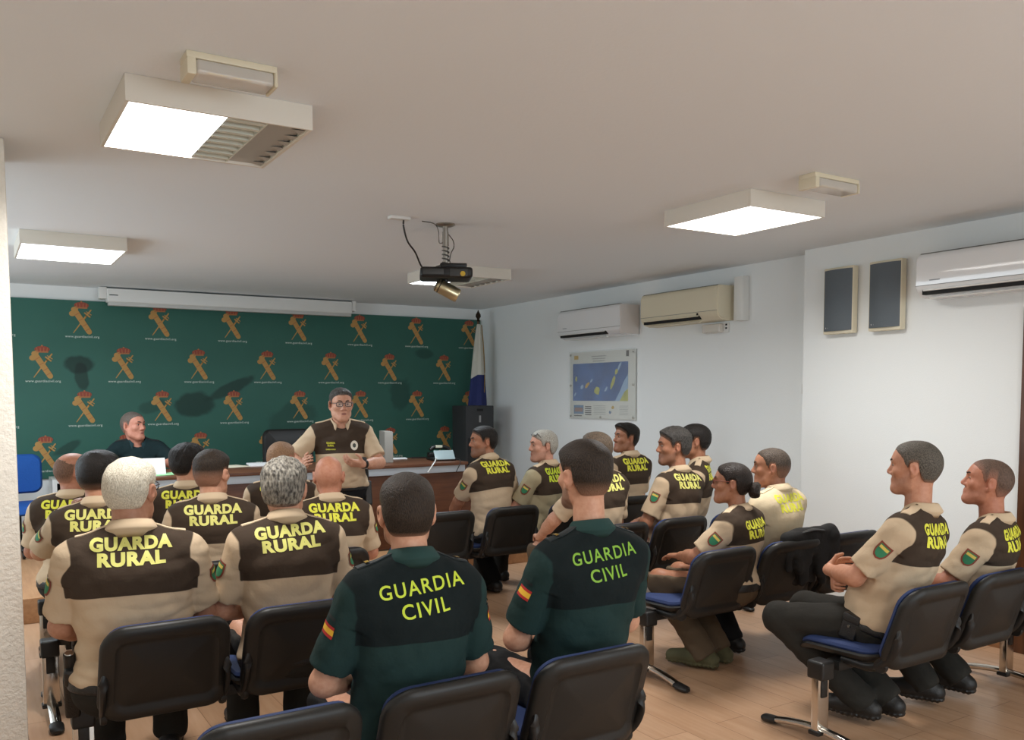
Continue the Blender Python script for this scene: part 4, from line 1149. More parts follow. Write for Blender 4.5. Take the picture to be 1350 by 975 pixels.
    for q in (-1, 1):
        kn, an = ANK[q]; sh = an - kn; fd = unit((0.12 * q, 1, 0)) if legs != 'stand' else unit((.25 * q, 1, 0))
        if not isinstance(legs, str) and q in legs and not isinstance(legs[q], str) and len(legs[q]) > 2: pass
        feet.append((q, an, fd))
    lo, hi = bounds(allp + HP + HN)
    G = Field(lo, hi, res)
    for p in TP: G.add(p, -.012)
    for p in LG: G.add(p, -.012)
    for p in AR: G.add(p)
    for p in NK: G.add(p)
    for p in HP: G.add(p)
    for p in HN: G.add(p)
    V, F = G.mesh(); del G
    hv = H.inv(V) / hs
    near = np.linalg.norm(hv, axis=1) < .2
    lip = np.where(near, np.clip(1 - np.sqrt((hv[:, 0] / .024) ** 2 + ((hv[:, 2] + .058) / .012) ** 2 + ((hv[:, 1] - .095) / .02) ** 2), 0, 1) * 2.2, 0).clip(0, 1)
    bd = np.where(near & (hv[:, 1] > .0), np.clip((-.030 - hv[:, 2] + np.clip(.03 - hv[:, 1], 0, 1) * .6) / .02, 0, 1), 0) * beard
    bd = np.maximum(bd, np.where(near & (np.abs(hv[:, 2] + .040) < .006) & (hv[:, 1] > .075) & (np.abs(hv[:, 0]) < .026), beard, 0)) * (1 - lip)
    fl = np.where(near, np.clip(1 - np.sqrt(((np.abs(hv[:, 0]) - .078) / .02) ** 2 + ((hv[:, 1] + .01) / .03) ** 2 + (hv[:, 2] / .04) ** 2), 0, 1) + np.clip(1 - np.sqrt((hv[:, 0] / .02) ** 2 + ((hv[:, 1] - .108) / .025) ** 2 + ((hv[:, 2] + .02) / .02) ** 2), 0, 1), 0).clip(0, 1)
    sm = skin_mat(skin)
    body = mk(name, V, F, sm, None, True, attrs=dict(lip=lip, beard=bd, flush=fl))
    tag(body, label, 'person', group)
    c, s_ = math.cos(byaw), math.sin(byaw)
    ctr = H.p((0, 0, 0))
    body.location = (tw[0] - (c * ctr[0] - s_ * ctr[1]), tw[1] - (s_ * ctr[0] + c * ctr[1]), 0)
    body.rotation_euler = (0, 0, byaw)
    # ---- shirt
    SP = TP + SL
    lo, hi = bounds(SP, .05); G = Field(lo, hi, res)
    for p in TP: G.add(p, .014)
    g = G.grid(); n_ = MT.T
    zt = ((g[0] - T.o[0]) * MT[0, 2] + (g[1] - T.o[1]) * MT[1, 2] + (g[2] - T.o[2]) * MT[2, 2])
    yt = ((g[0] - T.o[0]) * MT[0, 1] + (g[1] - T.o[1]) * MT[1, 1] + (g[2] - T.o[2]) * MT[2, 1])
    np.maximum(G.F, (.026 + 0 * g[0]) - zt, out=G.F)
    for q in (-1, 1):
        S, E_, W = arm[q]; i = 0 if q < 0 else 1
        G2 = Field(lo, hi, res); p = SL[i]; G2.add(p, .006)
        u = unit(E_ - S); L_ = np.linalg.norm(E_ - S) * sleeve
        pl = (g[0] - S[0]) * u[0] + (g[1] - S[1]) * u[1] + (g[2] - S[2]) * u[2] - L_
        A2 = np.maximum(G2.F, pl).astype(np.float32); k = np.where(np.broadcast_to(pl, G.F.shape) + L_ > .07, .014, .045).astype(np.float32)
        h = np.clip(k - np.abs(A2 - G.F), 0, None); 
        G.F = np.minimum(G.F, A2) - h * h / (4 * k) * (A2 < .3)
    # neckline
    nk = cap(T.p((0, .0, .566)), T.p((0, .02, .70)), .066 * neck, .085, .012, 's'); G.add(nk, 0)
    # folds
    P3 = np.stack(np.broadcast_arrays(*g), -1)
    sd_ = len(PEOPLE) * 7 + 3
    fold = .008 * np.abs(noise3(P3 * np.array((.7, .7, 1.5)), 34, sd_)) + .0035 * noise3(P3, 70, sd_ + 1)
    low = np.clip((.30 * Lz - zt) / .25, 0, 1) * np.clip((zt + .02) / .05, 0, 1)
    fold = fold * (1 + 1.2 * low) + .012 * low * np.clip((.12 - zt) / .1, 0, 1)
    G.F -= (fold * (np.abs(G.F) < .05)).astype(np.float32)
    V, F = G.mesh(); del G, P3, fold
    tv = T.inv(V)
    ds = dist_at(SL, V, .006); dt = dist_at(TP, V, .014)
    yk = np.minimum(tv[:, 2] - zline - .012 * np.cos(tv[:, 0] * 9), (ds - dt) * .8 + .020)
    sh = {'gr': M_SHIRT, 'gc': M_SHIRTGC, 'plain': M_SHIRTPLAIN, 'olive': M_SHIRTOLIVE, 'dark': M_SHIRTDK}[uni]
    shirt = mk('shirt', V, F, sh, body, True, attrs=dict(yoke=yk))
    bvh = BVHTree.FromPolygons([Vector(v) for v in V], [tuple(f) for f in F])
    X, Yv, Z = MT[:, 0], MT[:, 1], MT[:, 2]
    # ---- collar
    cm = {'gr': M_COLLAR, 'gc': M_COLLARGC, 'plain': M_COLLAR, 'olive': M_COLLAR, 'dark': M_COLLARDK}[uni]
    if uni == 'plain': cm = M_SHIRTPLAIN
    CO = Fr(T.p((0, -.012, .562)), MT @ rotx(R(-14)), (1.0 * neck, 1.06 * neck, 1))
    prof = [(.068, -.03, 0), (.065, .020, 0), (.064, .036, 0), (.067, .040, 0), (.071, .037, 0), (.079, .024, .003), (.090, .006, .008), (.088, -.002, .008), (.077, -.012, .006)]
    Vc, Fc = [], []; na = 44
    for i in range(na + 1):
        a = R(-152 + 304 * i / na) - PI / 2
        front = max(0, (abs(-152 + 304 * i / na) - 95) / 57)
        for r, z, dz in prof:
            rr = r + front * .008 * (1 if z < .02 else 0); zz = z - front * (.028 + (.02 if r > .08 else 0)) 
            Vc.append(CO.p((rr * math.cos(a), rr * math.sin(a), zz)))
    m_ = len(prof)
    for i in range(na):
        for j in range(m_): Fc.append((i * m_ + j, i * m_ + (j + 1) % m_, (i + 1) * m_ + (j + 1) % m_, (i + 1) * m_ + j))
    Fc += [tuple(range(m_))[::-1], tuple(na * m_ + j for j in range(m_))]
    mk('collar', np.array(Vc), Fc, cm, body, True)
    # ---- lettering on the back
    if text:
        if uni == 'gc': lines = [('GUARDIA', .275, .041, text_z - .03), ('CIVIL', .155, .041, text_z - .03 - .062 / Lz)]; bold, sp = .012, 1.16
        else: lines = [('GUARDA', .290, .043, text_z + .008), ('RURAL', .238, .043, text_z + .008 - .054 / Lz)]; bold, sp = .055, 1.10
        tm = text_mat or (M_YELLOW if uni == 'gr' else M_GREENPRINT)
        for s0, wid, hgt, zc in lines:
            tvv, tff = text2d(s0, bold, sp, 1.0, .16)
            q = tvv.copy(); q[:, 0] *= wid * min(wd, 1) / (q[:, 0].max() - q[:, 0].min()); q[:, 1] = (q[:, 1] - .5) * hgt
            if text_rot:
                cr, sr = math.cos(R(text_rot)), math.sin(R(text_rot)); q = np.stack([q[:, 0] * cr - q[:, 1] * sr, q[:, 0] * sr + q[:, 1] * cr], 1)
            o_ = T.p((text_dx, 0, zc)) - Yv * .45
            vv = conform(bvh, q, o_, X, Z, Yv, .0022, .6)
            mk('back_lettering', vv, [list(f) for f in tff], tm, body, False)
    # ---- epaulettes
    if epaul:
        em = {'gr': M_COLLAR, 'olive': M_COLLAR, 'plain': M_SHIRTPLAIN, 'gc': mat('epaulette_black_green', (18, 26, 27), rough=.7), 'dark': mat('epaulette_navy', (14, 20, 24), rough=.7)}[uni]
        for q in (-1, 1):
            g2, f2 = grid2(.115, .042, 10, 4)
            o_ = T.p((q * .125, -.015, .50)) + Z * .25
            vv = conform(bvh, g2 * np.array((q, 1)), o_, X * math.cos(.0), Yv, -Z, .005, .4)
            vv, f3 = thick(vv, f2 if q > 0 else [f[::-1] for f in f2], -Z, .004)
            ep = mk('epaulette', vv, f3, em, body, False)
            if uni == 'gc':
                g2, f2 = grid2(.012, .034, 2, 3); ob = T.p((q * (.150 if q > 0 else .150), -.015, .50)) + Z * .25
                vv = conform(bvh, g2, ob, X, Yv, -Z, .0105, .4); mk('gold_bar', vv, f2, M_GOLD, ep, False)
            else:
                g2, f2 = grid2(.010, .010, 2, 2); ob = T.p((q * .082, -.015, .50)) + Z * .25
                vv = conform(bvh, g2, ob, X, Yv, -Z, .0105, .4); mk('button', vv, f2, mat('brown_button', (90, 76, 58), rough=.5), ep, False)
    # ---- sleeve patches
    for q in (-1, 1):
        if not (patch or flag): break
        S, E_, W = arm[q]; u = unit(E_ - S); out = unit(np.array((q, -.25, 0)) - u * (np.array((q, -.25, 0)) @ u)); sx = np.cross(out, u) * 1.0
        o_ = S + u * .105 + out * .2
        if flag:
            for k, mm_ in ((-1, M_FLAG_R), (0, M_FLAG_Y), (1, M_FLAG_R)):
                g2, f2 = grid2(.058, .019 if k == 0 else .010, 8, 2); g2 = g2 + np.array((0, k * .0145))
                vv = conform(bvh, g2, o_, sx, -u, -out, .003, .4)
                if k == -1: root = mk('flag_patch', vv, f2, mm_, body, False)
                else: mk('flag_stripe', vv, f2, mm_, root, False)
            g2, f2 = grid2(.045, .010, 6, 2); vv = conform(bvh, g2 + np.array((0, .042)), o_, sx, -u, -out, .003, .4); mk('name_tape', vv, f2, MATS['epaulette_black_green'] if 'epaulette_black_green' in MATS else M_BLACK, body, False)
        else:
            def shield(wd_, ht_, n=10):
                L = [(-wd_ / 2, ht_ / 2), (wd_ / 2, ht_ / 2)]; 
                return L
            rows = 12
            def sh_grid(s_):
                V2, F2 = [], []; nx = 8
                for j in range(rows + 1):
                    v = j / rows; hw_ = .033 * s_ * (1 if v < .45 else math.sqrt(max(0, 1 - ((v - .45) / .55) ** 2)) * .98 + .02)
                    for i in range(nx + 1): V2.append(((2 * i / nx - 1) * hw_, (.5 - v) * .078 * s_))
                for j in range(rows):
                    for i in range(nx): F2.append((j * (nx + 1) + i, (j + 1) * (nx + 1) + i, (j + 1) * (nx + 1) + i + 1, j * (nx + 1) + i + 1))
                return np.array(V2), F2
            root = None
            for s_, mm_, of in ((1.0, M_BADGE_R, .003), (.78, M_BADGE_G, .0042)):
                g2, f2 = sh_grid(s_); vv = conform(bvh, g2, o_, sx, -u, -out, of, .4)
                o2 = mk('sleeve_patch' if root is None else 'patch_field', vv, f2, mm_, body if root is None else root, False); root = root or o2
            g2, f2 = grid2(.046, .014, 6, 2); vv = conform(bvh, g2 + np.array((0, .018)), o_, sx, -u, -out, .0052, .4); mk('patch_band', vv, f2, M_BADGE_Y, root, False)
    # ---- chest badges (front)
    if badges:
        fm = M_YELLOW
        a_ = []; b_ = []
        for ln_, (tx, wid, hgt, zc) in enumerate((('GUARDA', .062, .014, .40), ('RURAL', .045, .014, .378), ('GUARDA RURAL', .07, .009, .345))):
            tvv, tff = text2d(tx, .03, 1.05, 1.0, .2); q = tvv.copy(); q[:, 0] *= wid / (q[:, 0].max() - q[:, 0].min()); q[:, 1] = (q[:, 1] - .5) * hgt
            vv = conform(bvh, q, T.p((.085, 0, zc)) + Yv * .45, -X, Z, -Yv, .002, .6)
            b_ += [[i + len(a_) for i in f] for f in tff]; a_ += list(vv)
        mk('chest_lettering', np.array(a_), b_, fm, body, False)
        def disc(r0, r1, mm_, nm, of, par):
            n = 20; V2 = [(r0 * .8 * math.cos(2 * PI * i / n), r0 * math.sin(2 * PI * i / n)) for i in range(n)] + [(r1 * .8 * math.cos(2 * PI * i / n), r1 * math.sin(2 * PI * i / n)) for i in range(n)]
            F2 = [(i, (i + 1) % n, n + (i + 1) % n, n + i) for i in range(n)]
            if r0 < .004: F2.append(tuple(range(n))[::-1])
            vv = conform(bvh, np.array(V2), T.p((-.085, 0, .375)) + Yv * .45, -X, Z, -Yv, of, .6)
            return mk(nm, vv, F2, mm_, par, False)
        bg = disc(.003, .036, mat('badge_white', (226, 222, 208), rough=.5), 'chest_badge', .003, body); disc(.003, .016, mat('badge_dark', (60, 66, 58), rough=.5), 'badge_crest', .0045, bg)
    # ---- trousers
    tmx = trousers or (M_TROUSERB if uni in ('gc', 'dark') else M_TROUSER)
    lo, hi = bounds(LG + TP[:1], .05); hi[2] = min(hi[2], pelvis + .16); G = Field(lo, hi, max(res, .008))
    G.add(TP[0], .016); G.add(T.c((0, 0, .0), (0, .0, .05), .150 * w, .150 * w, .05, (1, .74, .45)), .008)
    for p in LG: G.add(p, .008)
    g = G.grid(); zt = ((g[0] - T.o[0]) * MT[0, 2] + (g[1] - T.o[1]) * MT[1, 2] + (g[2] - T.o[2]) * MT[2, 2])
    np.maximum(G.F, zt - .045, out=G.F)
    for q in (-1, 1):
        kn, an = ANK[q]; u = unit(an - kn); L_ = np.linalg.norm(an - kn)
        pl = np.where(np.broadcast_to(g[0] * q, G.F.shape) > -.0, (g[0] - an[0]) * u[0] + (g[1] - an[1]) * u[1] + (g[2] - an[2]) * u[2] - .03, -1.0)
        near_ = np.broadcast_to((g[0] - an[0]) ** 2 + (g[1] - an[1]) ** 2 + (g[2] - an[2]) ** 2 < .04, G.F.shape)
        G.F = np.where(near_, np.maximum(G.F, pl), G.F).astype(np.float32)
    P3 = np.stack(np.broadcast_arrays(*g), -1); fo = .006 * np.abs(noise3(P3, 40, sd_ + 5)) + .003 * noise3(P3, 80, sd_ + 6)
    G.F -= (fo * (np.abs(G.F) < .04)).astype(np.float32)
    V, F = G.mesh(); del G, P3
    mk('trousers', V, F, tmx, body, True)
    # ---- belt
    lo, hi = bounds([TP[0], TP[1]], .06); G = Field(lo, hi, .008)
    G.add(TP[0], .026); G.add(T.c((0, 0, .0), (0, .0, .05), .150 * w, .150 * w, .05, (1, .74, .45)), .020)
    g = G.grid(); zt = ((g[0] - T.o[0]) * MT[0, 2] + (g[1] - T.o[1]) * MT[1, 2] + (g[2] - T.o[2]) * MT[2, 2])
    G.F = np.maximum(G.F, np.abs(zt - .012) - .022).astype(np.float32); V, F = G.mesh()
    belt = mk('belt', V, F, M_LEATHER, body, True)
    def on_hip(q, y, z, rr=.155): return T.p((q * rr * w / wd ** .5, y, z))
    if hipgear:
        for q, kind in hipgear:
            Mq = MT
            if kind == 'holster':
                c0 = on_hip(q, .02, -.005, .185); b = B()
                A_ = Matrix.Translation(Vector(c0)) @ Matrix(MT).to_4x4() @ Matrix.Rotation(R(18), 4, 'X')
                b.box(-.028, .028, -.045, .045, -.14, .05, .016, A_, 3); b.box(-.02, .02, -.075, -.03, .03, .10, .012, A_, 3)
                b.done('holster', M_LEATHER, belt)
                b = B(); b.sweep([tuple(c0 + MT @ np.array((0, -.055, .07))), tuple(c0 + MT @ np.array((0, -.075, .135)))], .021, 14); b.done('torch', M_BLACK, belt)
                b = B(); b.lathe([(.002, 0), (.017, 0), (.015, .004), (.002, .004)], 14, Matrix.Translation(Vector(c0 + MT @ np.array((0, -.0755, .137)))) @ Matrix(MT).to_4x4() @ Matrix.Rotation(R(18), 4, 'X')); b.done('torch_lens', M_STEEL, belt)
            elif kind == 'pouch':
                c0 = on_hip(q, .06, .0, .18); b = B(); A_ = Matrix.Translation(Vector(c0)) @ Matrix(MT).to_4x4()
                b.box(-.024, .024, -.04, .04, -.075, .045, .012, A_, 3); b.box(-.027, .027, -.042, .042, .005, .047, .01, A_, 3); b.done('pouch', M_LEATHER, belt)
                b = B(); b.lathe([(.001, .027), (.008, .027), (.006, .031), (.001, .031)], 10, A_ @ Matrix.Translation((0, 0, -.01)) @ Matrix.Rotation(PI / 2 * q, 4, 'Y')); b.done('press_stud', M_STEEL, belt)
            elif kind == 'radio':
                c0 = on_hip(q, -.05, .01, .175); b = B(); A_ = Matrix.Translation(Vector(c0)) @ Matrix(MT).to_4x4()
                b.box(-.02, .02, -.03, .03, -.09, .07, .008, A_); b.sweep([tuple(c0 + MT @ np.array((0, .015, .07))), tuple(c0 + MT @ np.array((0, .02, .16)))], .006, 8); b.done('radio', M_BLACK, belt)
    # ---- boots
    bm_ = boots or M_BOOT
    for q, an, fd in feet:
        kn = ANK[q][0]; u = unit(kn - an)
        toe = an.copy(); pit = 0.0
        heel_z = max(an[2] - .095, .0)
        sd2 = np.cross(fd, (0, 0, 1))
        pitch = 0.0
        if an[1] < kn[1] - .08 and legs != 'stand': pitch = .35 if an[2] > .13 else 0.0      # tucked under the seat: heel raised
        f3 = unit(fd * math.cos(pitch) - np.array((0, 0, 1)) * math.sin(pitch)); up3 = np.cross(sd2, f3)
        BFm = np.stack([sd2, f3, up3], 1); BF = Fr(an - up3 * .075 if not pitch else an - up3 * .07, BFm)
        bp_ = [BF.c((0, -.005, .075), BF.inv(an + u * .12), .050, .050, .02), BF.c((0, -.055, .034), (0, .06, .042), .045, .050, .03), BF.c((0, .05, .045), (0, .185, .030), .049, .041, .03, (1.06, 1, .9))]
        lo, hi = bounds(bp_, .05); G = Field(lo, hi, .007)
        for p in bp_: G.add(p)
        g = G.grid(); zl = (g[0] - BF.o[0]) * up3[0] + (g[1] - BF.o[1]) * up3[1] + (g[2] - BF.o[2]) * up3[2]
        yl = (g[0] - BF.o[0]) * f3[0] + (g[1] - BF.o[1]) * f3[1] + (g[2] - BF.o[2]) * f3[2]
        G.F = np.maximum(G.F, -.008 - zl).astype(np.float32)
        sole = (np.abs(zl + .0) < .012) & (G.F < .006)
        G.F = np.where((zl < .010) & (zl > -.026), np.maximum(G.F - .007 - .003 * np.sin(yl * 260), -.022 - zl), G.F).astype(np.float32)
        V, F = G.mesh(); bo = mk('boot', V, F, bm_, body, True)
        if V[:, 2].min() < 0.001: bo.location = (0, 0, .002 - V[:, 2].min())
    # ---- hair
    if hair:
        hair_build(body, H, hs, hair, len(PEOPLE), min(res, .005))
    # ---- eyebrows, eyes
    face = hair.get('brow') if hair else (70, 52, 42)
    if face:
        bm2 = mat('eyebrow_%d_%d_%d' % face, face, rough=.8, noise=.3, nscale=500)
        for q in (-1, 1):
            pts = [H.p(np.array((q * x, y, z)) * hs) for x, y, z in ((.012, .0985, .034), (.026, .0945, .0395), (.040, .0845, .0385), (.048, .075, .033))]
            b = B(); b.sweep([tuple(p) for p in spline(pts, 4)], [.0042 * hs] * 8 + [.0036 * hs] * 4 + [.002 * hs], 8); b.done('eyebrow', bm2, body)
            ez = H.p(np.array((q * .031, .0800, .014)) * hs); b = B(); b.i = 0
            Mx = Matrix.Translation(Vector(ez)) @ Matrix(MH).to_4x4()
            tb = bmesh.new(); bmesh.ops.create_uvsphere(tb, u_segments=16, v_segments=12, radius=.0105 * hs)
            bmesh.ops.scale(tb, vec=(1, .9, .5), verts=tb.verts); b.add(tb, Mx); b.i = 1
            b.lathe([(.0002, .0088 * hs), (.0030 * hs, .0086 * hs), (.0056 * hs, .0080 * hs)][::-1], 14, Mx @ Matrix.Rotation(-PI / 2, 4, 'X') @ Matrix.Scale(1.15, 4, (0, 0, 1)), caps=False)
            b.done('eye', [M_EYE, M_IRIS], body)
        if mouth:
            b = B(); b.sweep([tuple(p) for p in spline([H.p(np.array(v_) * hs) for v_ in ((-.021, .0865, -.0575), (-.010, .0945, -.0578), (.010, .0945, -.0578), (.021, .0865, -.0575))], 5)], [.0012 * hs] + [.0046 * hs] * 14 + [.0012 * hs], 8, sx=1, sy=1.1); b.done('mouth', mat('open_mouth', (92, 44, 40), rough=.5), body)
    # ---- spectacles
    if glasses:
        gz, gy, rot = (.016, .104, 0) if glasses != 'head' else (.098, .070, 50)
        Mg = Matrix.Translation(Vector(HC)) @ Matrix(MH).to_4x4() @ Matrix.Translation((0, gy * hs, gz * hs)) @ Matrix.Rotation(R(rot), 4, 'X')
        fmn = mat('red_brown_frame', (120, 60, 46), rough=.3) if glasses == 'brown' else M_GLASSF
        b = B()
        for q in (-1, 1):
            P_ = rrect(.048, .030, .011, 5); pts = [tuple(Mg @ Vector((q * .033 + u_, 0, v_ - .002))) for u_, v_ in P_]; b.sweep(pts + pts[:2], .0022, 6)
            b.sweep([tuple(Mg @ Vector(v_)) for v_ in ((q * .057, -.002, .006), (q * .076, -.03, .006), (q * .082, -.095, .004), (q * .080, -.118, -.010))], .0023, 6)
        b.sweep([tuple(Mg @ Vector((x, .003, .004))) for x in (-.010, 0, .010)], .002, 6)
        gl = b.done('glasses', fmn, body)
        gm = mat('clear_lens', (250, 250, 250), rough=.02, trans=.96) if glasses != 'head' else mat('dark_lens', (22, 22, 24), rough=.08)
        for q in (-1, 1):
            P_ = rrect(.046, .028, .010, 5); n = len(P_)
            Vl = [tuple(Mg @ Vector((q * .033 + u_, d_, v_ - .002))) for d_ in (.0006, -.0006) for u_, v_ in P_]
            mk('lens', np.array(Vl), [tuple(range(n)), tuple(range(2 * n - 1, n - 1, -1))] + [(i, (i + 1) % n, n + (i + 1) % n, n + i)[::-1] for i in range(n)], gm, gl, False)
    if watch:
        S, E_, W = arm[watch]; u = unit(W - E_); b = B(); b.sweep([tuple(W - u * .030), tuple(W - u * .004)], .0335, 18); b.box(-.017, .017, -.012, .012, -.017, .017, .005, Matrix.Translation(Vector(W - u * .018 + np.array((0, .0, .034)))))
        b.done('watch', M_BLACK, body)
    PEOPLE.append(body)
    return body, dict(T=T, H=H, arm=arm, bvh=bvh, MT=MT, ANK=ANK, hs=hs)

def hair_build(body, H, hs, hair, seed, res):
    ts, tt = hair.get('side', .006), hair.get('top', .016); amp = hair.get('amp', .002); fr = hair.get('freq', 90)
    rec = hair.get('recede', 0.0); bald = hair.get('bald', 0.0)
    lo = H.o - .17 * hs; hi = H.o + .17 * hs
    G = Field(lo, hi, res * .9); E = lambda c, r, k=.02: H.e(np.array(c) * hs, np.array(r) * hs, k)
    for p in (E((0, -.012, .036), (.0755, .096, .084)), E((0, -.048, .010), (.066, .058, .066), .03), E((0, .030, .050), (.062, .060, .050), .03), E((0, .018, .004), (.0685, .045, .05), .02), E((0, -.035, -.045), (.056, .040, .05), .03)): G.add(p)
    g = G.grid(); P = np.stack(np.broadcast_arrays(*g), -1); L = (P - H.o) @ H.M / hs
    x, y, z = L[..., 0], L[..., 1], L[..., 2]
    zl = np.interp(y, HAIRLINE_Y, HAIRLINE_Z)
    if rec: zl = np.where(y > .02, zl + rec * np.clip(1.35 - np.abs(np.abs(x) - .045) / .04, .35, 1), zl)
    zl = zl + hair.get('lift', 0) * (y < -.03)
    s = np.clip((z - .02) / .08, 0, 1); s = s * s * (3 - 2 * s)
    th = ts + (tt - ts) * s + hair.get('front', 0) * np.clip((y - .03) / .05, 0, 1) * s
    eg = np.clip((z - zl) / hair.get('taper', .03), 0, 1); eg = np.where(y > .015, eg, np.clip((z - zl) / .02, 0, 1) ** .7); th = th * (.12 + .88 * eg)
    nz = noise3(P * np.array((1.0, .7, .55)), fr, seed) * .6 + noise3(P, fr * 2.1, seed + 50) * .4
    if hair.get('part'):
        th = th - .006 * np.exp(-((x - hair['part']) / .008) ** 2) * s
    d = G.F - th * hs - amp * nz * (.4 + .6 * s) * eg
    edge = (zl + .004 * noise3(P, 160, seed + 9) - z) * .8 * hs
    if bald:                                            # bare crown: keep only a band round the sides
        edge = np.maximum(edge, (bald * .0 + .085 - .02 * bald - np.sqrt((x * .9) ** 2 + (y + .02) ** 2) - np.clip(.06 - z, 0, 1) * 2) * hs * 1.0)
    G.F = np.maximum(d, edge).astype(np.float32)
    k = .006
    V, F = G.mesh()
    if len(F) == 0: return
    hv = H.inv(V) / hs
    zz = np.interp(hv[:, 1], HAIRLINE_Y, HAIRLINE_Z)
    fd = hair.get('fade', .02); fade = np.clip(1 - (hv[:, 2] - zz - .0) / max(fd, 1e-4), 0, 1) * np.where(hv[:, 1] < .01, 1.0, hair.get('ffade', .75))
    if hair.get('sidefade'):
        fade = np.maximum(fade, np.clip((hair['sidefade'] - hv[:, 2]) / .05, 0, 1) * .85)
    h = mk('hair', V, F, hair_mat(hair['c1'], hair['c2'], hair.get('skin', (150, 112, 90)), hair.get('strand', 260.0), hair.get('rough', .5), hair.get('con', (.35, .65))), body, True, attrs=dict(fade=fade))
    if hair.get('bun'):
        G = Field(H.p(np.array((0, -.125, -.03)) * hs) - .09, H.p(np.array((0, -.125, -.03)) * hs) + .09, .004)
        for c, r in (((0, -.130, -.030), (.046, .036, .048)), ((.016, -.146, -.008), (.026, .022, .026)), ((-.014, -.148, -.050), (.028, .020, .024)), ((0, -.105, -.010), (.028, .02, .026))): G.add(H.e(np.array(c) * hs, np.array(r) * hs, .008))
        g = G.grid(); P = np.stack(np.broadcast_arrays(*g), -1); G.F -= (.003 * noise3(P, 200, 4)).astype(np.float32)
        V, F = G.mesh(); mk('bun', V, F, hair_mat(hair['c1'], hair['c2'], hair.get('skin', (150, 112, 90)), hair.get('strand', 260.0), hair.get('rough', .5), hair.get('con', (.35, .65))), h, True, attrs=dict(fade=np.zeros(len(V))))
        b = B(); pts = [tuple(H.p(np.array((.030 * math.cos(a), -.108 + .004 * math.sin(a), -.012 + .030 * math.sin(a))) * hs)) for a in np.linspace(0, 2 * PI, 20)]; b.sweep(pts, .0045, 8); b.done('hair_tie', mat('pale_hair_tie', (150, 110, 100), rough=.7), h)

# ------------------------------------------------------------------ the people, row by row
def hr(c1, c2, **k): d = dict(c1=c1, c2=c2, brow=(60, 46, 38)); d.update(k); return d
TAN, BRN, PAL, RED = (194, 142, 112), (166, 116, 88), (206, 156, 128), (190, 126, 98)
BLK = lambda **k: hr((20, 18, 17), (40, 34, 30), **k)
DKB = lambda **k: hr((36, 30, 26), (62, 50, 40), **k)
GREY = lambda **k: hr((92, 86, 78), (150, 144, 132), **k)
# --- left block, third and fourth rows
person('bald man in brown and beige shirt, leftmost, beside the pillar', (97, 597), 5.76, skin=(176, 122, 96), res=.0075, lean=3, hair=hr((96, 70, 56), (120, 90, 72), side=.0012, top=.0012, bald=1, fade=.05, skin=(170, 120, 96), amp=.0003, rough=.6))
person('man with slick black hair resting his chin on his hand', (131, 597), 4.82, skin=TAN, res=.0065, lean=5, hair=BLK(top=.020, side=.009, rough=.22, strand=400, sidefade=-.02), arms={-1: ((-.12, .16, .985), (-1, .3, -1), (.1, -.25, 1), (.6, -.6, 0), (.2, .8, .3), 1.2), 1: 'lap'}, hipgear=[(-1, 'holster')], text_mat=M_YELLOWPALE)
person('man with spiky black hair in the row nearest the desk', (248, 588), 5.76, skin=TAN, res=.0075, hair=BLK(top=.026, side=.010, amp=.007, freq=150))
person('man with dark faded haircut in brown shirt, behind the spiky haired man', (279, 596), 4.82, skin=PAL, res=.0065, lean=4, hair=DKB(top=.020, side=.005, sidefade=.035, skin=(170, 124, 100)), text_mat=M_YELLOWPALE, hipgear=[(1, 'radio')])
person('man with short light brown hair mostly hidden behind the grey curls', (371, 583), 5.76, skin=RED, res=.0075, hair=hr((138, 104, 78), (164, 130, 100), top=.008, side=.003, sidefade=.03, skin=(182, 128, 104)))
person('shaven headed bald man in brown shirt below the standing speaker', (433, 601), 4.82, skin=(196, 138, 110), res=.0065, hs=1.0, lean=6, beard=.4, text_rot=-1)
# --- left block, second row and front row
person('white haired man in brown and beige shirt seated at left', (172, 606), 3.68, wd=1.24, hs=1.05, belly=1.0, lean=4, res=.006, skin=(182, 134, 108), hair=hr((232, 224, 206), (186, 176, 156), top=.014, side=.009, brow=(200, 190, 176), fade=.012, amp=.004, strand=340), glasses='wire', hipgear=[(-1, 'holster')], text_mat=M_YELLOWPALE, arms={-1: ((-.20, .30, .61), (-.6, -.7, -.9), (.2, 1, -.3), (0, 0, -1), (1, 0, 0), .5), 1: 'lap'}, neck=1.12)
person('man with grey curly hair in brown and beige shirt', (374, 608), 3.66, wd=1.04, hs=1.03, up=-.02, lean=7, res=.006, skin=PAL, hair=hr((64, 60, 56), (160, 154, 142), top=.024, side=.013, amp=.008, freq=150, strand=120, con=(.34, .66)), text_rot=3, text_mat=M_YELLOWPALE)
person('officer in dark green shirt with yellow lettering, seated front centre left', (536, 628), 2.50, uni='gc', flag=True, patch=False, res=.0055, lean=5, wd=1.0, skin=PAL, beard=.5, hair=DKB(top=.016, side=.007, strand=330), side=1, text_rot=6, text_z=.535)
person('officer in dark green shirt with leaf green lettering, seated front centre right', (770, 585), 2.52, uni='gc', flag=True, patch=False, res=.0055, lean=1, wd=1.02, skin=PAL, beard=.9, hair=DKB(top=.020, side=.006, strand=330, sidefade=-.005), text_mat=M_GREENPRINT2, text_rot=4, text_z=.535, up=.045, dyaw=10)
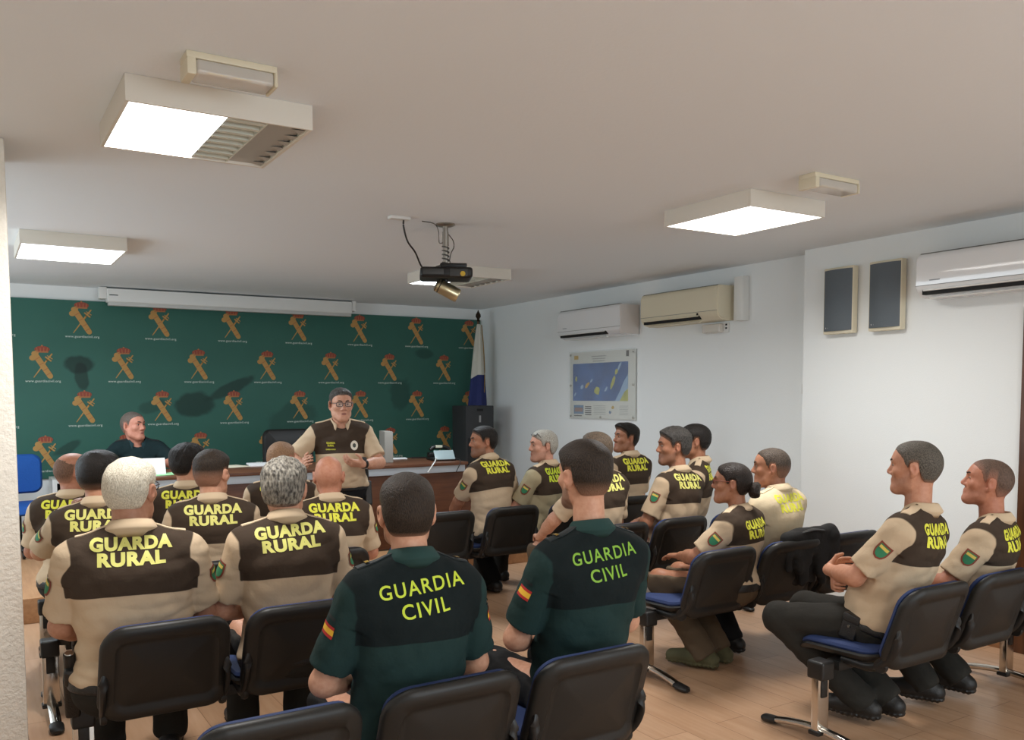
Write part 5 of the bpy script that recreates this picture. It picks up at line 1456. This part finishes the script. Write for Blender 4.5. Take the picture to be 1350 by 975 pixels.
# --- right block, row nearest the desk
person('man with dark hair leaning forward on his thigh near the telephone', (637, 563), 5.98, skin=BRN, res=.007, lean=14, yaw=12, beard=.7, hair=BLK(top=.014, side=.007), legs={-1: ((-.14, .42, .51), (-.10, .24, .10)), 1: ((.12, .42, .51), (.12, .16, .10))}, arms={-1: ((-.10, .44, .60), (-1, -.6, -.3), (.5, .9, -.2), (0, 0, -1), (1, 0, 0), .5), 1: 'lap'}, watch=-1, trousers=M_TROUSERB)
person('man with sunglasses pushed up on his grey hair', (716, 568), 5.82, skin=(212, 160, 138), uni='olive', res=.007, lean=-4, yaw=24, hs=1.04, wd=1.1, hair=hr((150, 146, 136), (190, 186, 176), top=.014, side=.008, amp=.003), glasses='head', beard=.3)
person('man with short black hair looking up before the framed map', (825, 560), 5.82, skin=BRN, res=.007, lean=0, yaw=6, hp=6, hair=BLK(top=.024, side=.007, front=.012), beard=.3)
# --- right block, third row
person('man with short grey brown hair half hidden behind the green officer', (785, 571), 4.66, skin=PAL, res=.0065, lean=4, hair=hr((66, 56, 47), (112, 96, 80), top=.014, side=.007), trousers=M_TROUSERK, arms={-1: ((-.20, .36, .62), (-1, -.4, -.2), (.6, .8, 0), (0, 0, -1), (1, 0, 0), .5), 1: 'lap'}, text_mat=M_YELLOWPALE)
person('man with thick dark grey hair in profile, ahead of the woman', (888, 566), 4.66, skin=BRN, res=.0065, lean=6, side=4, hs=1.06, up=.03, yaw=10, dyaw=12, hair=hr((40, 38, 36), (84, 80, 76), top=.026, side=.012, amp=.005, freq=110), beard=.6, text_mat=M_YELLOWPALE)
person('man with black hair behind the grey haired man, near the wall', (916, 561), 4.78, skin=BRN, res=.0065, lean=-5, yaw=42, dyaw=-6, hair=BLK(top=.018, side=.010))
# --- right block, second row
person('woman with dark hair in a bun and brown glasses', (965, 611), 3.58, skin=BRN, res=.006, lean=6, yaw=20, up=.03, wd=.90, hs=.97, arms={-1: ((-.11, .30, .65), (-.9, .1, -.6), (.4, 1, -.1), (0, 0, -1), (1, 0, 0), .25), 1: 'lap'}, fat=.93, dyaw=14, hp=2, hair=hr((26, 22, 20), (52, 42, 36), top=.010, side=.008, bun=True, rough=.3, part=.0, strand=300, fade=.004), glasses='brown', trousers=M_TROUSERK, boots=M_BOOTK, legs={-1: ((-.16, .42, .51), (-.10, .16, .10)), 1: ((.10, .42, .51), (.06, .14, .10))}, neck=.88, text_z=.475)
person('man in plain beige shirt with cropped hair beside the woman', (1017, 591), 3.66, uni='plain', patch=False, skin=BRN, res=.006, lean=3, dyaw=7, wd=1.05, hair=hr((58, 50, 44), (92, 80, 70), top=.005, side=.003, recede=.018, sidefade=.03, skin=(140, 104, 84)), text_mat=M_YELLOW, legs={-1: ((-.15, .42, .51), (-.16, .18, .10)), 1: 'sit'}, trousers=M_TROUSERB)
# --- right block, front row
person('man with crossed arms and cropped grey hair at right', (1207, 582), 2.44, skin=(196, 142, 114), res=.0055, lean=-9, side=5, yaw=13, dyaw=4, up=.05, text_z=.50, wd=1.06, hs=1.03, beard=.25, hair=hr((66, 62, 56), (116, 108, 98), top=.006, side=.005, recede=.012, strand=420), legs={-1: ((-.20, .42, .50), (-.02, .08, .125)), 1: ((.10, .43, .50), (.13, .02, .12))}, arms={-1: ((-.03, .25, .735), (-1, -.1, -.9), (1, -.05, .15), (0, -1, 0), (0, 0, 1), .45), 1: ((.02, .20, .69), (1, .2, -.8), (-1, .1, -.1), (0, -1, 0), (0, 0, 1), .8)}, hipgear=[(-1, 'pouch')], pelvis=.50)
person('man with shaved head looking up at far right', (1303, 605), 2.42, skin=(184, 124, 98), res=.006, lean=-6, yaw=15, dyaw=7, up=.045, text_z=.51, hp=10, hs=1.0, beard=.2, hair=hr((84, 68, 58), (110, 88, 76), top=.002, side=.0018, recede=.01, fade=.06, skin=(160, 112, 92), amp=.0004), legs={-1: ((-.15, .42, .50), (-.14, .16, .12)), 1: ((.10, .43, .50), (.12, .08, .12))})
# --- standing speaker and the officer behind the desk
person('standing man with glasses gesturing with both hands before the desk', (449, 513), 6.25, skin=(206, 156, 130), yaw=166, look=(1.7, 1.2), hp=-3, mouth=True, res=.005, lean=0, pelvis=.90, legs='stand', text=False, badges=True, trousers=M_TROUSERB, wd=1.04, belly=.9, hs=1.0, fat=1.05, hair=hr((46, 42, 40), (92, 88, 84), top=.015, side=.003, sidefade=.045, recede=.014, amp=.004, freq=150, ffade=.5, skin=(150, 116, 98)), glasses='dark', watch=-1, hipgear=[(-1, 'holster'), (1, 'radio')],
       arms={1: ((.29, .25, 1.10), (1, -.5, -.6), (.1, 1, .35), (-.8, .2, .2), (0, 0, 1), .5), -1: ((-.12, .30, 1.10), (-1, -.3, -.8), (1, .35, .15), (.2, -.6, .8), (0, .5, 1), .45)}, zline=.30)
person('officer in dark green uniform seated behind the desk', (175, 543), 8.36, skin=(200, 140, 118), uni='dark', yaw=172, look=(2.6, 6.6), res=.0065, pelvis=.70, lean=8, text=False, patch=False, mouth=True, hs=1.04, fat=1.08, hair=hr((84, 74, 68), (110, 98, 90), top=.004, side=.003, recede=.014, skin=(170, 124, 104)),
       legs={-1: ((-.12, .42, .69), (-.12, .42, .28)), 1: ((.12, .42, .69), (.12, .42, .28))}, arms={-1: ((-.16, .40, 1.02), (-1, -.2, -.3), (.6, .8, 0), (0, 0, -1), (1, 0, 0), .3), 1: ((.14, .42, 1.02), (1, -.2, -.3), (-.6, .8, 0), (0, 0, -1), (-1, 0, 0), .3)})
b = PEOPLE[-1]
office_chair('office_chair', 'black office chair under the officer behind the desk', (b.location[0] - .01, b.location[1] + .02, .18), R(174), M_LEATHER, .46, .50, .80, M_LEATHER, .44)
# --- black jacket over a chair back
def jacket(cx, yb):
    G = Field((cx - .35, yb - .25, .35), (cx + .35, yb + .30, .90), .007)
    for i in range(15):
        x = -.20 + .40 * i / 14; z = .785 - .25 * x * x; dr = .10 * math.sin(i * 1.1)
        G.add(cap((cx + x, yb - .005, z), (cx + x + .02, yb + .045, .50 + .10 * abs(x) + .05 * dr), .026, .022, .03)); G.add(cap((cx + x, yb - .005, z), (cx + x, yb - .03, .60 + dr), .024, .018, .03))
    G.add(cap((cx + .18, yb + .0, .77), (cx + .27, yb + .03, .62), .045, .036, .04)); G.add(cap((cx + .27, yb + .03, .62), (cx + .26, yb + .05, .50), .037, .03, .03))
    g = G.grid(); P = np.stack(np.broadcast_arrays(*g), -1); G.F -= (.012 * np.abs(noise3(P, 28, 3)) + .005 * noise3(P, 60, 4)).astype(np.float32)
    V, F = G.mesh(); o = mk('jacket', V, F, mat('black_jacket_cloth', (22, 21, 21), rough=.9, bump=.3, bscale=40)); tag(o, 'black jacket slung over the chair back of the plain beige shirt man', 'jacket')
    b = B(); b.sweep(spline([(cx - .10, yb - .03, .80), (cx - .02, yb - .045, .812), (cx + .08, yb - .035, .80)]), [.012] * 17, 8, sx=1.6, sy=.7); b.done('jacket_collar', M_LEATHER, o)
jacket(4.16, 3.38)
